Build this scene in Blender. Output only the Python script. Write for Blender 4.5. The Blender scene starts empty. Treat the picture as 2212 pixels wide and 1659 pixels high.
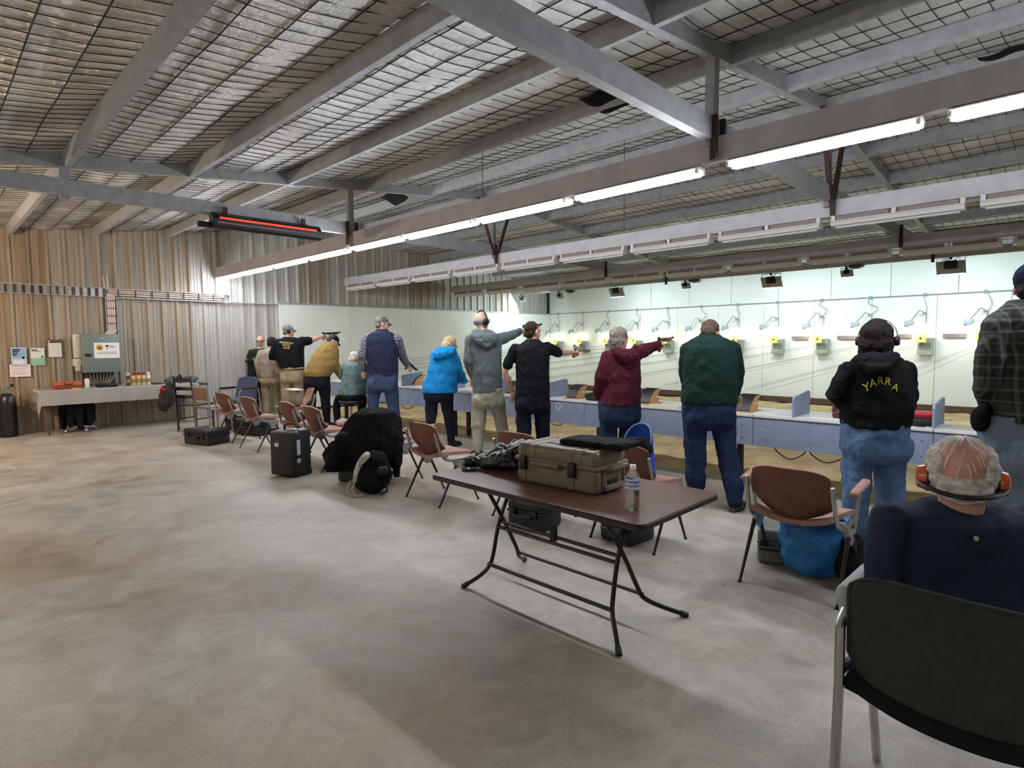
import bpy, bmesh, math, random
import numpy as np
from mathutils import Vector, Matrix, noise
from mathutils.bvhtree import BVHTree
random.seed(7)
S = bpy.context.scene
COL = S.collection
R_ = math.radians
# ------------------------------------------------------------------ camera (phone held at 1.5 m)
F, CX, CY, EYE = 1269.27, 1106.0, 829.5, 1.5
_y, _p, _r = R_(44.571), R_(4.1), R_(-0.5)
FW = Vector((-math.sin(_y)*math.cos(_p), math.cos(_y)*math.cos(_p), -math.sin(_p)))
_r0 = Vector((math.cos(_y), math.sin(_y), 0)); _u0 = _r0.cross(FW)
RT = _r0*math.cos(_r)+_u0*math.sin(_r); UP = -_r0*math.sin(_r)+_u0*math.cos(_r)
O = Vector((0, 0, EYE))
cd = bpy.data.cameras.new('camera'); cam = bpy.data.objects.new('camera', cd); COL.objects.link(cam)
cd.sensor_width = 36; cd.lens = F/2212*36; cd.clip_start = .05; cd.clip_end = 100
M4 = Matrix((RT, UP, -FW)).transposed().to_4x4(); M4.translation = O
cam.matrix_world = M4
S.camera = cam
# ------------------------------------------------------------------ world, exposure
w = bpy.data.worlds.new('world'); S.world = w; w.use_nodes = True
w.node_tree.nodes['Background'].inputs[0].default_value = (.6, .7, .8, 1)
w.node_tree.nodes['Background'].inputs[1].default_value = .02
S.view_settings.view_transform = 'Standard'; S.view_settings.look = 'None'
S.view_settings.exposure = 0.35; S.view_settings.gamma = 1; S.view_settings.use_curve_mapping = False
TUBE_E, TUBE2_E, FLOOD_W, TLAMP_W, WARM_W = 72.0, 26.0, 25.0, 2.6, 215.0
# ------------------------------------------------------------------ survey helpers: photograph pixel -> place
def ray(x, y): return FW+RT*((x-CX)/F)+UP*((CY-y)/F)
def at(x, y, Z): return O+ray(x, y)*Z
def on(x, y, ax, v):
    d = ray(x, y); i = 'xyz'.index(ax); return O+d*((v-O[i])/d[i])
def flo(x, y, z=0): return on(x, y, 'z', z)
def depth(p): return (Vector(p)-O).dot(FW)
# ------------------------------------------------------------------ materials
def lin(c):
    if isinstance(c, str):
        c = c.lstrip('#'); c = [int(c[i:i+2], 16) for i in (0, 2, 4)]
    o = []
    for v in c[:3]:
        v = v/255.; o.append(v/12.92 if v <= .04045 else ((v+.055)/1.055)**2.4)
    return (*o, 1)
MATS = {}
class NT:
    def __init__(s, name):
        s.m = bpy.data.materials.new(name); s.m.use_nodes = True
        s.t = s.m.node_tree; s.b = s.t.nodes['Principled BSDF']
    def n(s, typ, **kw):
        o = s.t.nodes.new(typ)
        for k, v in kw.items():
            if k[0] == '_': setattr(o, k[1:], v)
            else: o.inputs[k.replace('__', ' ')].default_value = v
        return o
    def l(s, a, ao, b, bi): s.t.links.new(a.outputs[ao], b.inputs[bi])
def mat(name, c, rough=.6, metal=0., c2=None, scale=8., bump=0., bscale=60., trans=0., emit=None, es=0., stretch=None, sheen=0., contrast=(.35, .65), alpha=1., coat=0., ior=1.45, sub=0.):
    if name in MATS: return MATS[name]
    k = NT(name); b = k.b
    b.inputs['Base Color'].default_value = lin(c); b.inputs['Roughness'].default_value = rough
    b.inputs['Metallic'].default_value = metal; b.inputs['IOR'].default_value = ior
    if trans: b.inputs['Transmission Weight'].default_value = trans
    if sheen: b.inputs['Sheen Weight'].default_value = sheen
    if coat: b.inputs['Coat Weight'].default_value = coat
    if emit: b.inputs['Emission Color'].default_value = lin(emit); b.inputs['Emission Strength'].default_value = es
    tc = k.n('ShaderNodeTexCoord'); src = (tc, 'Object')
    if stretch:
        mp = k.n('ShaderNodeMapping'); mp.inputs['Scale'].default_value = stretch; k.l(tc, 'Object', mp, 'Vector'); src = (mp, 'Vector')
    if c2:
        nz = k.n('ShaderNodeTexNoise', Scale=scale, Detail=5.); k.l(*src, nz, 'Vector')
        cr = k.n('ShaderNodeValToRGB'); e = cr.color_ramp.elements
        e[0].position, e[1].position = contrast; e[0].color, e[1].color = lin(c), lin(c2)
        k.l(nz, 'Fac', cr, 'Fac'); k.l(cr, 'Color', b, 'Base Color')
    if bump:
        n2 = k.n('ShaderNodeTexNoise', Scale=bscale, Detail=4.); k.l(*src, n2, 'Vector')
        bp = k.n('ShaderNodeBump', Strength=bump, Distance=.02); k.l(n2, 'Fac', bp, 'Height'); k.l(bp, 'Normal', b, 'Normal')
    MATS[name] = k.m; return k.m
def cloth(name, c, c2=None, scale=5., rough=.9, bump=.35, bscale=160., folds=.3):
    if name in MATS: return MATS[name]
    m = mat(name, c, rough, c2=c2 or c, scale=scale, bump=bump, bscale=bscale)
    b = m.node_tree.nodes['Principled BSDF']; b.inputs['Specular IOR Level'].default_value = .18
    t = m.node_tree; nd = t.nodes; tc = [q for q in nd if q.bl_idname == 'ShaderNodeTexCoord'][0]; old = [q for q in nd if q.bl_idname == 'ShaderNodeBump'][0]
    mp = nd.new('ShaderNodeMapping'); mp.inputs['Scale'].default_value = (1.7, 1.7, .9); t.links.new(tc.outputs['Object'], mp.inputs['Vector'])
    nz = nd.new('ShaderNodeTexNoise'); nz.inputs['Scale'].default_value = 4.5; nz.inputs['Detail'].default_value = 2.5; nz.inputs['Distortion'].default_value = .7; t.links.new(mp.outputs['Vector'], nz.inputs['Vector'])
    bp = nd.new('ShaderNodeBump'); bp.inputs['Strength'].default_value = folds; bp.inputs['Distance'].default_value = .05
    t.links.new(nz.outputs['Fac'], bp.inputs['Height']); t.links.new(old.outputs['Normal'], bp.inputs['Normal']); t.links.new(bp.outputs['Normal'], b.inputs['Normal'])
    return m
# ------------------------------------------------------------------ mesh building
def frame(z, up=(0, 0, 1)):
    z = Vector(z).normalized(); u = Vector(up)
    if abs(z.dot(u)) > .98: u = Vector((0, 1, 0))
    x = u.cross(z).normalized(); return x, z.cross(x), z
class MB:
    def __init__(s): s.v, s.f, s.mi, s.k = [], [], [], 0
    def ring_faces(s, rings, close=True, cap0=True, cap1=True):
        base = []
        for r in rings:
            base.append(len(s.v)); s.v += [tuple(p) for p in r]
        n = len(rings[0])
        for a, b in zip(base, base[1:]):
            for i in range(n if close else n-1):
                j = (i+1) % n; s.f.append((a+i, a+j, b+j, b+i)); s.mi.append(s.k)
        if cap0: s.f.append(tuple(base[0]+i for i in reversed(range(n)))); s.mi.append(s.k)
        if cap1: s.f.append(tuple(base[-1]+i for i in range(n))); s.mi.append(s.k)
        return s
    def box(s, c, d, rz=0, rx=0, ry=0):
        M = Matrix.Translation(Vector(c)) @ Matrix.Rotation(rz, 4, 'Z') @ Matrix.Rotation(ry, 4, 'Y') @ Matrix.Rotation(rx, 4, 'X')
        x, y, z = d[0]/2, d[1]/2, d[2]/2
        return s.ring_faces([[M @ Vector(q) for q in ((-x, -y, h), (x, -y, h), (x, y, h), (-x, y, h))] for h in (-z, z)])
    def bar(s, a, b, w, h, up=(0, 0, 1)):
        a, b = Vector(a), Vector(b); x, y, z = frame(b-a, up)
        return s.ring_faces([[p+x*i*w/2+y*j*h/2 for i, j in ((-1, -1), (1, -1), (1, 1), (-1, 1))] for p in (a, b)])
    def rbox(s, c, d, r=.02, seg=3, rz=0, rx=0, ry=0, taper=1., nv=None):
        M = Matrix.Translation(Vector(c)) @ Matrix.Rotation(rz, 4, 'Z') @ Matrix.Rotation(ry, 4, 'Y') @ Matrix.Rotation(rx, 4, 'X')
        X, Y, Z = d[0]/2, d[1]/2, d[2]/2; r = min(r, X*.99, Y*.99, Z*.99)
        lv = [(-Z+r-r*math.cos(t), r*math.sin(t)) for t in [i*math.pi/2/seg for i in range(seg+1)]]
        lv = [(z, o) for z, o in lv]; lv2 = [(-z, o) for z, o in reversed(lv)]
        rings = []
        for z, o in lv+lv2:
            tp = 1+(taper-1)*(z+Z)/(2*Z); ring = []
            for qx, qy, a0 in ((1, 1, 0), (-1, 1, 90), (-1, -1, 180), (1, -1, 270)):
                for i in range(seg+1):
                    a = R_(a0+90*i/seg)
                    ring.append(M @ Vector((((qx*(X-r))+o*math.cos(a))*tp, ((qy*(Y-r))+o*math.sin(a))*tp, z)))
            rings.append(ring)
        return s.ring_faces(rings)
    def tube(s, pts, r, n=8, caps=True, flat=1., up=(0, 0, 1)):
        pts = [Vector(p) for p in pts]; rr = r if isinstance(r, (list, tuple)) else [r]*len(pts)
        rings = []; px = None
        for i, p in enumerate(pts):
            t = (pts[min(i+1, len(pts)-1)]-pts[max(i-1, 0)])
            if t.length < 1e-9: t = Vector((0, 0, 1))
            x, y, z = frame(t, up)
            if px is not None:
                x = (px-z*px.dot(z)).normalized(); y = z.cross(x)
            px = x
            rings.append([p+x*math.cos(a)*rr[i]+y*math.sin(a)*rr[i]*flat for a in [2*math.pi*k/n for k in range(n)]])
        return s.ring_faces(rings, True, caps, caps)
    def cap(s, pts, r, n=10):
        """tapered limb with rounded ends"""
        pts = [Vector(p) for p in pts]; rr = list(r) if isinstance(r, (list, tuple)) else [r]*len(pts)
        d0 = (pts[0]-pts[1]).normalized(); d1 = (pts[-1]-pts[-2]).normalized()
        P, Q = [], []
        for a in (85, 60, 30): P.append(pts[0]+d0*rr[0]*math.sin(R_(a))); Q.append(rr[0]*math.cos(R_(a)))
        P += pts; Q += rr
        for a in (30, 60, 85): P.append(pts[-1]+d1*rr[-1]*math.sin(R_(a))); Q.append(rr[-1]*math.cos(R_(a)))
        return s.tube(P, Q, n)
    def ell(s, c, r, ax=None, n=12, m=8):
        c = Vector(c); X, Y, Z = ax or (Vector((1, 0, 0)), Vector((0, 1, 0)), Vector((0, 0, 1)))
        rings = []
        for j in range(1, m):
            t = math.pi*j/m-math.pi/2
            rings.append([c+X*r[0]*math.cos(t)*math.cos(a)+Y*r[1]*math.cos(t)*math.sin(a)+Z*r[2]*math.sin(t) for a in [2*math.pi*k/n for k in range(n)]])
        return s.ring_faces(rings)
    def lathe(s, prof, c=(0, 0, 0), axis=(0, 0, 1), n=20, up=(1, 0, 0), caps=True):
        c = Vector(c); x, y, z = frame(axis, up)
        return s.ring_faces([[c+z*h+x*r*math.cos(a)+y*r*math.sin(a) for a in [2*math.pi*k/n for k in range(n)]] for r, h in prof], True, caps, caps)
    def prism(s, poly, o, ex, ey, ez):
        """polygon (2d) in ex,ey at o, extruded by ez"""
        o, ex, ey, ez = Vector(o), Vector(ex), Vector(ey), Vector(ez)
        if ex.cross(ey).dot(ez) < 0: poly = list(reversed(poly))
        r = [o+ex*a+ey*b for a, b in poly]
        return s.ring_faces([r, [p+ez for p in r]])
    def shell(s, fn, nu, nv, th):
        """thick closed sheet over fn(u,v), thickness th along normal"""
        P = [[Vector(fn(i/nu, j/nv)) for i in range(nu+1)] for j in range(nv+1)]
        top, bot = [], []
        for j in range(nv+1):
            for i in range(nu+1):
                du = P[j][min(i+1, nu)]-P[j][max(i-1, 0)]; dv = P[min(j+1, nv)][i]-P[max(j-1, 0)][i]
                nn = du.cross(dv); nn = nn.normalized() if nn.length > 1e-12 else Vector((0, 0, 1))
                t = th(i/nu, j/nv) if callable(th) else th
                top.append(P[j][i]+nn*t/2); bot.append(P[j][i]-nn*t/2)
        b = len(s.v); W = nu+1; N = W*(nv+1); s.v += [tuple(p) for p in top+bot]
        for j in range(nv):
            for i in range(nu):
                q = b+j*W+i; s.f.append((q, q+1, q+W+1, q+W)); s.f.append((q+N, q+N+W, q+N+W+1, q+N+1)); s.mi += [s.k]*2
        edge = [i for i in range(W)]+[j*W+nu for j in range(1, nv+1)]+[nv*W+i for i in range(nu-1, -1, -1)]+[j*W for j in range(nv-1, 0, -1)]
        for a, c in zip(edge, edge[1:]+edge[:1]): s.f.append((b+c, b+a, b+a+N, b+c+N)); s.mi.append(s.k)
        return s
    def mesh(s, name, mats=(), smooth=True, angle=35):
        me = bpy.data.meshes.new(name); me.from_pydata(s.v, [], s.f)
        for m in mats: me.materials.append(m)
        if len(mats) > 1: me.polygons.foreach_set('material_index', s.mi)
        me.validate(); me.update()
        if smooth:
            me.polygons.foreach_set('use_smooth', [True]*len(me.polygons))
            try: me.set_sharp_from_angle(angle=R_(angle))
            except Exception: pass
        return me
    def build(s, name, m, parent=None, smooth=True, angle=35):
        ms = m if isinstance(m, (list, tuple)) else [m]
        return link(name, s.mesh(name, ms, smooth, angle), parent)
def link(name, me, parent=None):
    o = bpy.data.objects.new(name, me); COL.objects.link(o)
    if parent is not None: o.parent = parent
    return o
def thing(name, label, cat, loc=(0, 0, 0), rz=0., group=None, kind=None):
    o = bpy.data.objects.new(name, None); COL.objects.link(o); o.empty_display_size = .1
    o.location = loc; o.rotation_euler = (0, 0, rz)
    return tag(o, label, cat, group, kind)
def tag(o, label=None, cat=None, group=None, kind=None):
    if label: o['label'] = label
    if cat: o['category'] = cat
    if group: o['group'] = group
    if kind: o['kind'] = kind
    return o
def struct(name, label, loc=(0, 0, 0)):
    o = bpy.data.objects.new(name, None); COL.objects.link(o); o.location = loc
    return tag(o, label, None, None, 'structure')
def dup(root, loc, rz, label, group=None):
    r = root.copy(); COL.objects.link(r); r.location = loc; r.rotation_euler = (0, 0, rz); r['label'] = label
    if group: r['group'] = group
    for ch in list(root.children):
        c = ch.copy(); COL.objects.link(c); c.parent = r
        for g in list(ch.children):
            d = g.copy(); COL.objects.link(d); d.parent = c
    return r
TEX = {}
def remesh(mb, name, m, parent, voxel=.012, smooth=4, wr=0., ws=.1, dec=None, fac=.5):
    """one continuous skin over overlapping shapes"""
    me = mb.mesh('tmp', (), False); o = bpy.data.objects.new('tmp', me); COL.objects.link(o)
    q = o.modifiers.new('r', 'REMESH'); q.mode = 'VOXEL'; q.voxel_size = voxel; q.use_smooth_shade = True
    if smooth: q = o.modifiers.new('s', 'SMOOTH'); q.iterations = smooth; q.factor = fac
    if wr:
        if ws not in TEX:
            t = bpy.data.textures.new('folds', 'CLOUDS'); t.noise_scale = ws; t.noise_depth = 2; TEX[ws] = t
        q = o.modifiers.new('d', 'DISPLACE'); q.texture = TEX[ws]; q.strength = wr; q.mid_level = .5; q.texture_coords = 'LOCAL'
    if dec: q = o.modifiers.new('c', 'DECIMATE'); q.ratio = dec
    dg = bpy.context.evaluated_depsgraph_get(); ev = o.evaluated_get(dg)
    me2 = bpy.data.meshes.new_from_object(ev); me2.name = name
    bpy.data.objects.remove(o); bpy.data.meshes.remove(me)
    me2.materials.clear(); me2.materials.append(m)
    me2.polygons.foreach_set('use_smooth', [True]*len(me2.polygons))
    return link(name, me2, parent)
def arc(c, r, a0, a1, ex, ey, n=8):
    c, ex, ey = Vector(c), Vector(ex), Vector(ey)
    return [c+ex*r*math.cos(R_(a0+(a1-a0)*i/n))+ey*r*math.sin(R_(a0+(a1-a0)*i/n)) for i in range(n+1)]
def bez(pts, n=8):
    """smooth path through points (catmull-rom)"""
    P = [Vector(p) for p in pts]; P = [P[0]*2-P[1]]+P+[P[-1]*2-P[-2]]; out = []
    for i in range(1, len(P)-2):
        a, b, c, d = P[i-1:i+3]
        for k in range(n):
            t = k/n; out.append(.5*((2*b)+(c-a)*t+(2*a-5*b+4*c-d)*t*t+(3*b-a-3*c+d)*t**3))
    return out+[P[-2]]
def text(body, size, m, parent, name='lettering', extr=.001):
    cu = bpy.data.curves.new('t', 'FONT'); cu.body = body; cu.size = size; cu.align_x = 'CENTER'; cu.align_y = 'CENTER'; cu.extrude = extr
    o = bpy.data.objects.new('t', cu); COL.objects.link(o)
    me = bpy.data.meshes.new_from_object(o.evaluated_get(bpy.context.evaluated_depsgraph_get())); bpy.data.objects.remove(o)
    me.materials.clear(); me.materials.append(m); return link(name, me, parent)
ORD = 'first second third fourth fifth sixth seventh eighth ninth tenth eleventh twelfth thirteenth fourteenth fifteenth'.split()
# ================================================================== THE BUILDING
XL, XR, YB, YT = -13.15, 8.0, -3.6, 15.14
def zb(y):                      # underside of purlins / rafters
    y = min(y, 14.8-y); return 3.35+.107*(y-1.2)
SL = math.atan(.107)
m_steel = mat('galvanised steel', '#a8aaac', .5, .1, '#989a9d', 9, .15, 40)
m_steel2 = mat('primed steel', '#8e8a88', .55, .2, '#77746f', 6, .15, 40)
m_beam = mat('dull beam steel', '#b9b3b5', .5, .1, '#aaa5a8', 5, .1, 30)
m_lift_beam = mat('lightened galvanised beam', '#c2c1c5', .45, .1, '#b4b3b8', 7, .1, 30)  # beam steel lightened to make up for missing light on the far beams
m_dark = mat('dark steel', '#3a3432', .6, .3, '#4a2f26', 12)
m_white = mat('white enamel', '#d8d6d2', .4)
m_black = mat('black plastic', '#0f0f11', .5, bump=.1, bscale=200)
m_chrome = mat('polished metal', '#c9c8c6', .2, 1.)
m_alu = mat('cast aluminium', '#b4b2ae', .32, .9, '#a09e9a', 20)
# ---- concrete floor
k = NT('concrete'); MATS['concrete'] = k.m
tc = k.n('ShaderNodeTexCoord')
n1 = k.n('ShaderNodeTexNoise', Scale=.75, Detail=7., Roughness=.62, Distortion=.5); k.l(tc, 'Object', n1, 'Vector')
n2 = k.n('ShaderNodeTexNoise', Scale=3.2, Detail=8., Roughness=.7, Distortion=1.2); k.l(tc, 'Object', n2, 'Vector')
n3 = k.n('ShaderNodeTexNoise', Scale=170., Detail=3.); k.l(tc, 'Object', n3, 'Vector')
n4 = k.n('ShaderNodeTexNoise', Scale=.45, Detail=4.); k.l(tc, 'Object', n4, 'Vector')
def ramp(k, src, p0, c0, p1, c1):
    r = k.n('ShaderNodeValToRGB'); e = r.color_ramp.elements; e[0].position, e[1].position = p0, p1
    e[0].color, e[1].color = lin(c0), lin(c1); k.l(src, 'Fac', r, 'Fac'); return r
def mixc(k, fac, a, b, mode='MIX', f=None):
    m = k.n('ShaderNodeMix'); m.data_type = 'RGBA'; m.blend_type = mode
    if f is not None: m.inputs[0].default_value = f
    else: k.l(fac, 'Color' if fac.bl_idname == 'ShaderNodeValToRGB' else 'Fac', m, 0)
    k.t.links.new(a.outputs['Color'] if 'Color' in a.outputs else a.outputs[2], m.inputs[6])
    k.t.links.new(b.outputs['Color'] if 'Color' in b.outputs else b.outputs[2], m.inputs[7]); return m
ra = ramp(k, n1, .38, '#857d72', .6, '#b9b3a7'); rb = ramp(k, n2, .34, '#857d72', .62, '#c6c0b4')
mx = mixc(k, None, ra, rb, 'MIX', .5)
rc = ramp(k, n3, .3, '#9a9a9a', .7, '#ffffff'); mx2 = mixc(k, None, mx, rc, 'MULTIPLY', .55)
rd = ramp(k, n4, .52, '#ffffff', .72, '#d3bba6'); mx3 = mixc(k, None, mx2, rd, 'MULTIPLY', 1.)
vr = k.n('ShaderNodeTexVoronoi', Scale=2.2); k.l(tc, 'Object', vr, 'Vector')
re_ = k.n('ShaderNodeValToRGB'); e = re_.color_ramp.elements; e[0].position, e[1].position = .02, .05; e[0].color, e[1].color = lin('#8a8078'), (1, 1, 1, 1)
k.l(vr, 'Distance', re_, 'Fac'); mx4 = mixc(k, None, mx3, re_, 'MULTIPLY', .55)
k.t.links.new(mx4.outputs[2], k.b.inputs['Base Color'])
rr = ramp(k, n2, .3, '#a0a0a0', .7, '#e0e0e0'); k.l(rr, 'Color', k.b, 'Roughness')
bp = k.n('ShaderNodeBump', Strength=.18, Distance=.01); k.l(n3, 'Fac', bp, 'Height'); k.l(bp, 'Normal', k.b, 'Normal')
fl_ = MB().box(((XL+XR)/2, (YB+6.17)/2, -.06), (XR-XL, 6.17-YB, .12)).build('floor', k.m, None, False)
tag(fl_, 'worn stained grey concrete floor slab', None, None, 'structure')
# ---- earth beyond the firing line
m_dirt = mat('bare earth', '#a98f66', .95, c2='#d9c394', scale=2.6, bump=.9, bscale=22, contrast=(.3, .7))
def dirt(u, v):
    x, y = XL+(XR-XL)*u, 6.17+(YT-6.17)*v
    return (x, y, -.07+.05*noise.noise(Vector((x*1.1, y*1.1, 0)))+.025*noise.noise(Vector((x*4, y*4, 3))))
d_ = MB(); NX, NY = 190, 90
P = [dirt(i/NX, j/NY) for j in range(NY+1) for i in range(NX+1)]
d_.v = P; d_.f = [(j*(NX+1)+i, j*(NX+1)+i+1, (j+1)*(NX+1)+i+1, (j+1)*(NX+1)+i) for j in range(NY) for i in range(NX)]; d_.mi = [0]*len(d_.f)
tag(d_.build('floor_earth', m_dirt, None), 'bare sandy earth floor between the shooting bench and the targets', None, None, 'structure')
# ---- left wall: ribbed metal sheets
def zinc(name, a, b, c):
    k = NT(name); tc = k.n('ShaderNodeTexCoord'); mp = k.n('ShaderNodeMapping'); mp.inputs['Scale'].default_value = (4, 7, .35); k.l(tc, 'Object', mp, 'Vector')
    n = k.n('ShaderNodeTexNoise', Scale=1.6, Detail=6., Roughness=.7); k.l(mp, 'Vector', n, 'Vector')
    m2 = k.n('ShaderNodeMapping'); m2.inputs['Scale'].default_value = (8, 22, .5); k.l(tc, 'Object', m2, 'Vector')
    q = k.n('ShaderNodeTexNoise', Scale=1., Detail=3.); k.l(m2, 'Vector', q, 'Vector')
    r = k.n('ShaderNodeValToRGB'); e = r.color_ramp.elements; e[0].position, e[1].position = .34, .66; e[0].color, e[1].color = lin(a), lin(c)
    x = e.new(.5); x.color = lin(b); k.l(n, 'Fac', r, 'Fac')
    s = ramp(k, q, .3, '#b4b4b4', .7, '#ffffff'); mm = mixc(k, None, r, s, 'MULTIPLY', .4)
    k.t.links.new(mm.outputs[2], k.b.inputs['Base Color']); k.b.inputs['Roughness'].default_value = .5; k.b.inputs['Metallic'].default_value = .08
    return k.m
m_zb = zinc('stained zinc sheet', '#95897a', '#a79c8c', '#b2a99b'); m_zg = zinc('grey zinc sheet', '#b0ada5', '#bab7b0', '#c3c0b9')
m_zbr = zinc('rust streaked zinc sheet', '#87755d', '#988770', '#a99d8a')
PER = .255
def sheet(y0, nper, m, parent, x=XL, ztop=None, facing=1):
    prof = []
    for i in range(nper):
        b = y0+i*PER
        prof += [(b, 0), (b+.05, 0), (b+.055, .008), (b+.068, .008), (b+.073, 0), (b+.105, 0), (b+.11, .008), (b+.123, .008), (b+.128, 0), (b+.16, 0), (b+.188, 0), (b+.202, .042), (b+.238, .042), (b+.252, 0)]
    prof.append((y0+nper*PER, 0))
    mb = MB(); n = len(prof)
    for y, d in prof: mb.v += [(x+facing*d, y, -.02), (x+facing*d, y, zb(y)+.17)]
    for i in range(n-1): mb.f.append((2*i, 2*i+2, 2*i+3, 2*i+1)); mb.mi.append(0)
    return mb.build('sheet', m, parent, True, 20)
wl = struct('wall_left', 'ribbed zinc sheet wall at the far left end of the shed')
y = YB; i = 0
while y < YT-.1:
    nper = min(3, int(round((YT-y)/PER)));
    if nper < 1: break
    sheet(y, nper, m_zbr if y < 1.3 or 2.6 < y < 3.0 else (m_zb if y < 2.9 or i % 4 == 1 else m_zg), wl); y += nper*PER; i += 1
m_panel = mat('white lining board', '#eff3ea', .5, c2='#e8eee4', scale=1.2)
for y0, y1 in ((5.82, 7.6), (7.6, 9.4), (9.4, 11.6), (11.6, 13.3), (13.3, 15.12)):
    MB().box((XL+.05, (y0+y1)/2, 1.2), (.03, y1-y0-.006, 2.4)).build('lining_panel', m_panel, wl, False)
MB().box((XL+.06, 10.45, 2.42), (.05, 9.3, .04)).build('panel_trim', m_steel, wl, False)
# ---- target wall
wb = struct('wall_back', 'white panelled target wall across the far side')
m_tw = mat('white target wall', '#f1f5f0', .55, c2='#eaf1ec', scale=.9, bump=.04, bscale=5)
x = XL; i = 0
while x < XR:
    w_ = 1.2
    MB().box((x+w_/2, YT+.02, 1.245), (w_-.008, .04, 2.33)).build('panel', m_tw, wb, False)
    MB().box((x+w_/2+.35, YT+.025, 2.81), (w_-.01, .05, .77)).build('panel', m_tw, wb, False); x += w_; i += 1
MB().box((XL+.2, YT+.025, 2.81), (.3, .05, .77)).build('panel', m_tw, wb, False)
MB().tube([(XL, YT-.03, 2.42), (XR, YT-.03, 2.42)], .014, 8).build('conduit', mat('grey conduit', '#9aa0a3', .45), wb)
for i in range(20):
    MB().ell((-12.9+i*.9, YT-.04, 2.43), (.018, .018, .018)).build('bolt', m_white, wb)
m_board = mat('rough brown sleeper', '#4d3a2f', .9, c2='#6d5848', scale=14, stretch=(1, 4, 6))
x = XL
while x < XR:
    MB().box((x+1.2, YT-.03, .02), (2.39, .06, .13)).build('sleeper', m_board, wb, False); x += 2.4
for a, b, yy in ((1711, 1746, 730), (1809, 1853, 729), (1938, 1969, 726), (2037, 2088, 725)):
    p, q = on(a, yy, 'y', YT-.03), on(b, yy, 'y', YT-.03); m_ = (p+q)/2
    MB().box(m_, (q.x-p.x, .05, .08)).build('backing_strip', mat('dull pink strip', '#9a8a8e', .6), wb, False)
# ---- out of view: right and rear walls close the shed
for nm, a, b, lb in (('wall_right', (XR, YB), (XR, YT), 'ribbed metal wall at the right end'), ('wall_front', (XL, YB), (XR, YB), 'ribbed metal wall behind the seating')):
    s_ = struct(nm, lb); L_ = Vector((b[0]-a[0], b[1]-a[1], 0)); n = int(L_.length/1.5)
    for i in range(n):
        p = Vector((*a, 0))+L_*((i+.5)/n)
        MB().box((p.x, p.y, 1.55), (.04 if L_.x == 0 else L_.length/n-.01, .04 if L_.y == 0 else L_.length/n-.01, 3.2)).build('sheet', m_zb, s_, False)
# ================================================================== ROOF
ce = struct('ceiling', 'pitched roof of steel frames over silver foil insulation held by wire mesh')
k = NT('foil insulation'); tc = k.n('ShaderNodeTexCoord')
k.b.inputs['Metallic'].default_value = .5; k.b.inputs['Roughness'].default_value = .36
sx = k.n('ShaderNodeSeparateXYZ'); k.l(tc, 'Object', sx, 'Vector')
def mth(op, a, b=None, c=None):
    n = k.n('ShaderNodeMath'); n.operation = op
    for i, q in enumerate((a, b)):
        if q is None: continue
        if isinstance(q, (int, float)): n.inputs[i].default_value = q
        else: k.t.links.new(q, n.inputs[i])
    return n.outputs[0]
qx = mth('ABSOLUTE', mth('SINE', mth('MULTIPLY', sx.outputs[0], math.pi/.15))); qy = mth('ABSOLUTE', mth('SINE', mth('MULTIPLY', sx.outputs[1], math.pi/.3)))
quilt = mth('MULTIPLY', mth('POWER', qx, .5), mth('POWER', qy, .5))
nz = k.n('ShaderNodeTexNoise', Scale=22., Detail=5., Roughness=.65, Distortion=.8); k.l(tc, 'Object', nz, 'Vector')
nb = k.n('ShaderNodeTexNoise', Scale=1.1, Detail=5.); k.l(tc, 'Object', nb, 'Vector')
h = mth('ADD', mth('MULTIPLY', quilt, -.5), mth('MULTIPLY', nz.outputs['Fac'], .9))
bp = k.n('ShaderNodeBump', Strength=1., Distance=.04); k.t.links.new(h, bp.inputs['Height']); k.l(bp, 'Normal', k.b, 'Normal')
rf = ramp(k, nb, .35, '#cfcdc9', .64, '#f2f1ee'); k.l(rf, 'Color', k.b, 'Base Color')
m_foil = k.m
def foilz(x, y):
    yy = min(y, 14.8-y); t = (yy/1.2) % 1.0
    return zb(y)+.165-.045*math.sin(math.pi*t)+.012*noise.noise(Vector((x*3, y*5, 1)))+.02*noise.noise(Vector((x*.8, y*1.3, 5)))
mb = MB(); NX, NY = 300, 270; XA, XB = XL-.05, 6.0
mb.v = [(XA+(XB-XA)*i/NX, YB+(YT+.1-YB)*j/NY, foilz(XA+(XB-XA)*i/NX, YB+(YT+.1-YB)*j/NY)) for j in range(NY+1) for i in range(NX+1)]
mb.f = [(j*(NX+1)+i, (j+1)*(NX+1)+i, (j+1)*(NX+1)+i+1, j*(NX+1)+i+1) for j in range(NY) for i in range(NX)]; mb.mi = [0]*len(mb.f)
mb.build('foil_blanket', m_foil, ce, True, 180)
mb = MB().box(((6.0+XR)/2, 1.9, 3.55), (XR-6.0, 11.2, .02), 0, SL)
mb.box(((6.0+XR)/2, 11.3, 3.75), (XR-6.0, 7.8, .02), 0, -SL); mb.build('foil_offcut', m_foil, ce, False)
m_wire = mat('mesh wire', '#35332f', .6, .3)
mb = MB()
ys = [YB+.3*i for i in range(int((YT-YB)/.3)+1)]
x = XL+.05
while x < 5.0:
    mb.tube([(x, q, foilz(x, q)-.006) for q in ys], .0038, 3, False); x += .15
xs = [XL+.45*i for i in range(41)]
y = .0
while y < YT:
    mb.tube([(q, y, foilz(q, y)-.008) for q in xs], .0055, 3, False); y += .3
tag(mb.build('wire_mesh', m_wire, ce, False), None, None, None, 'stuff')
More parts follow.
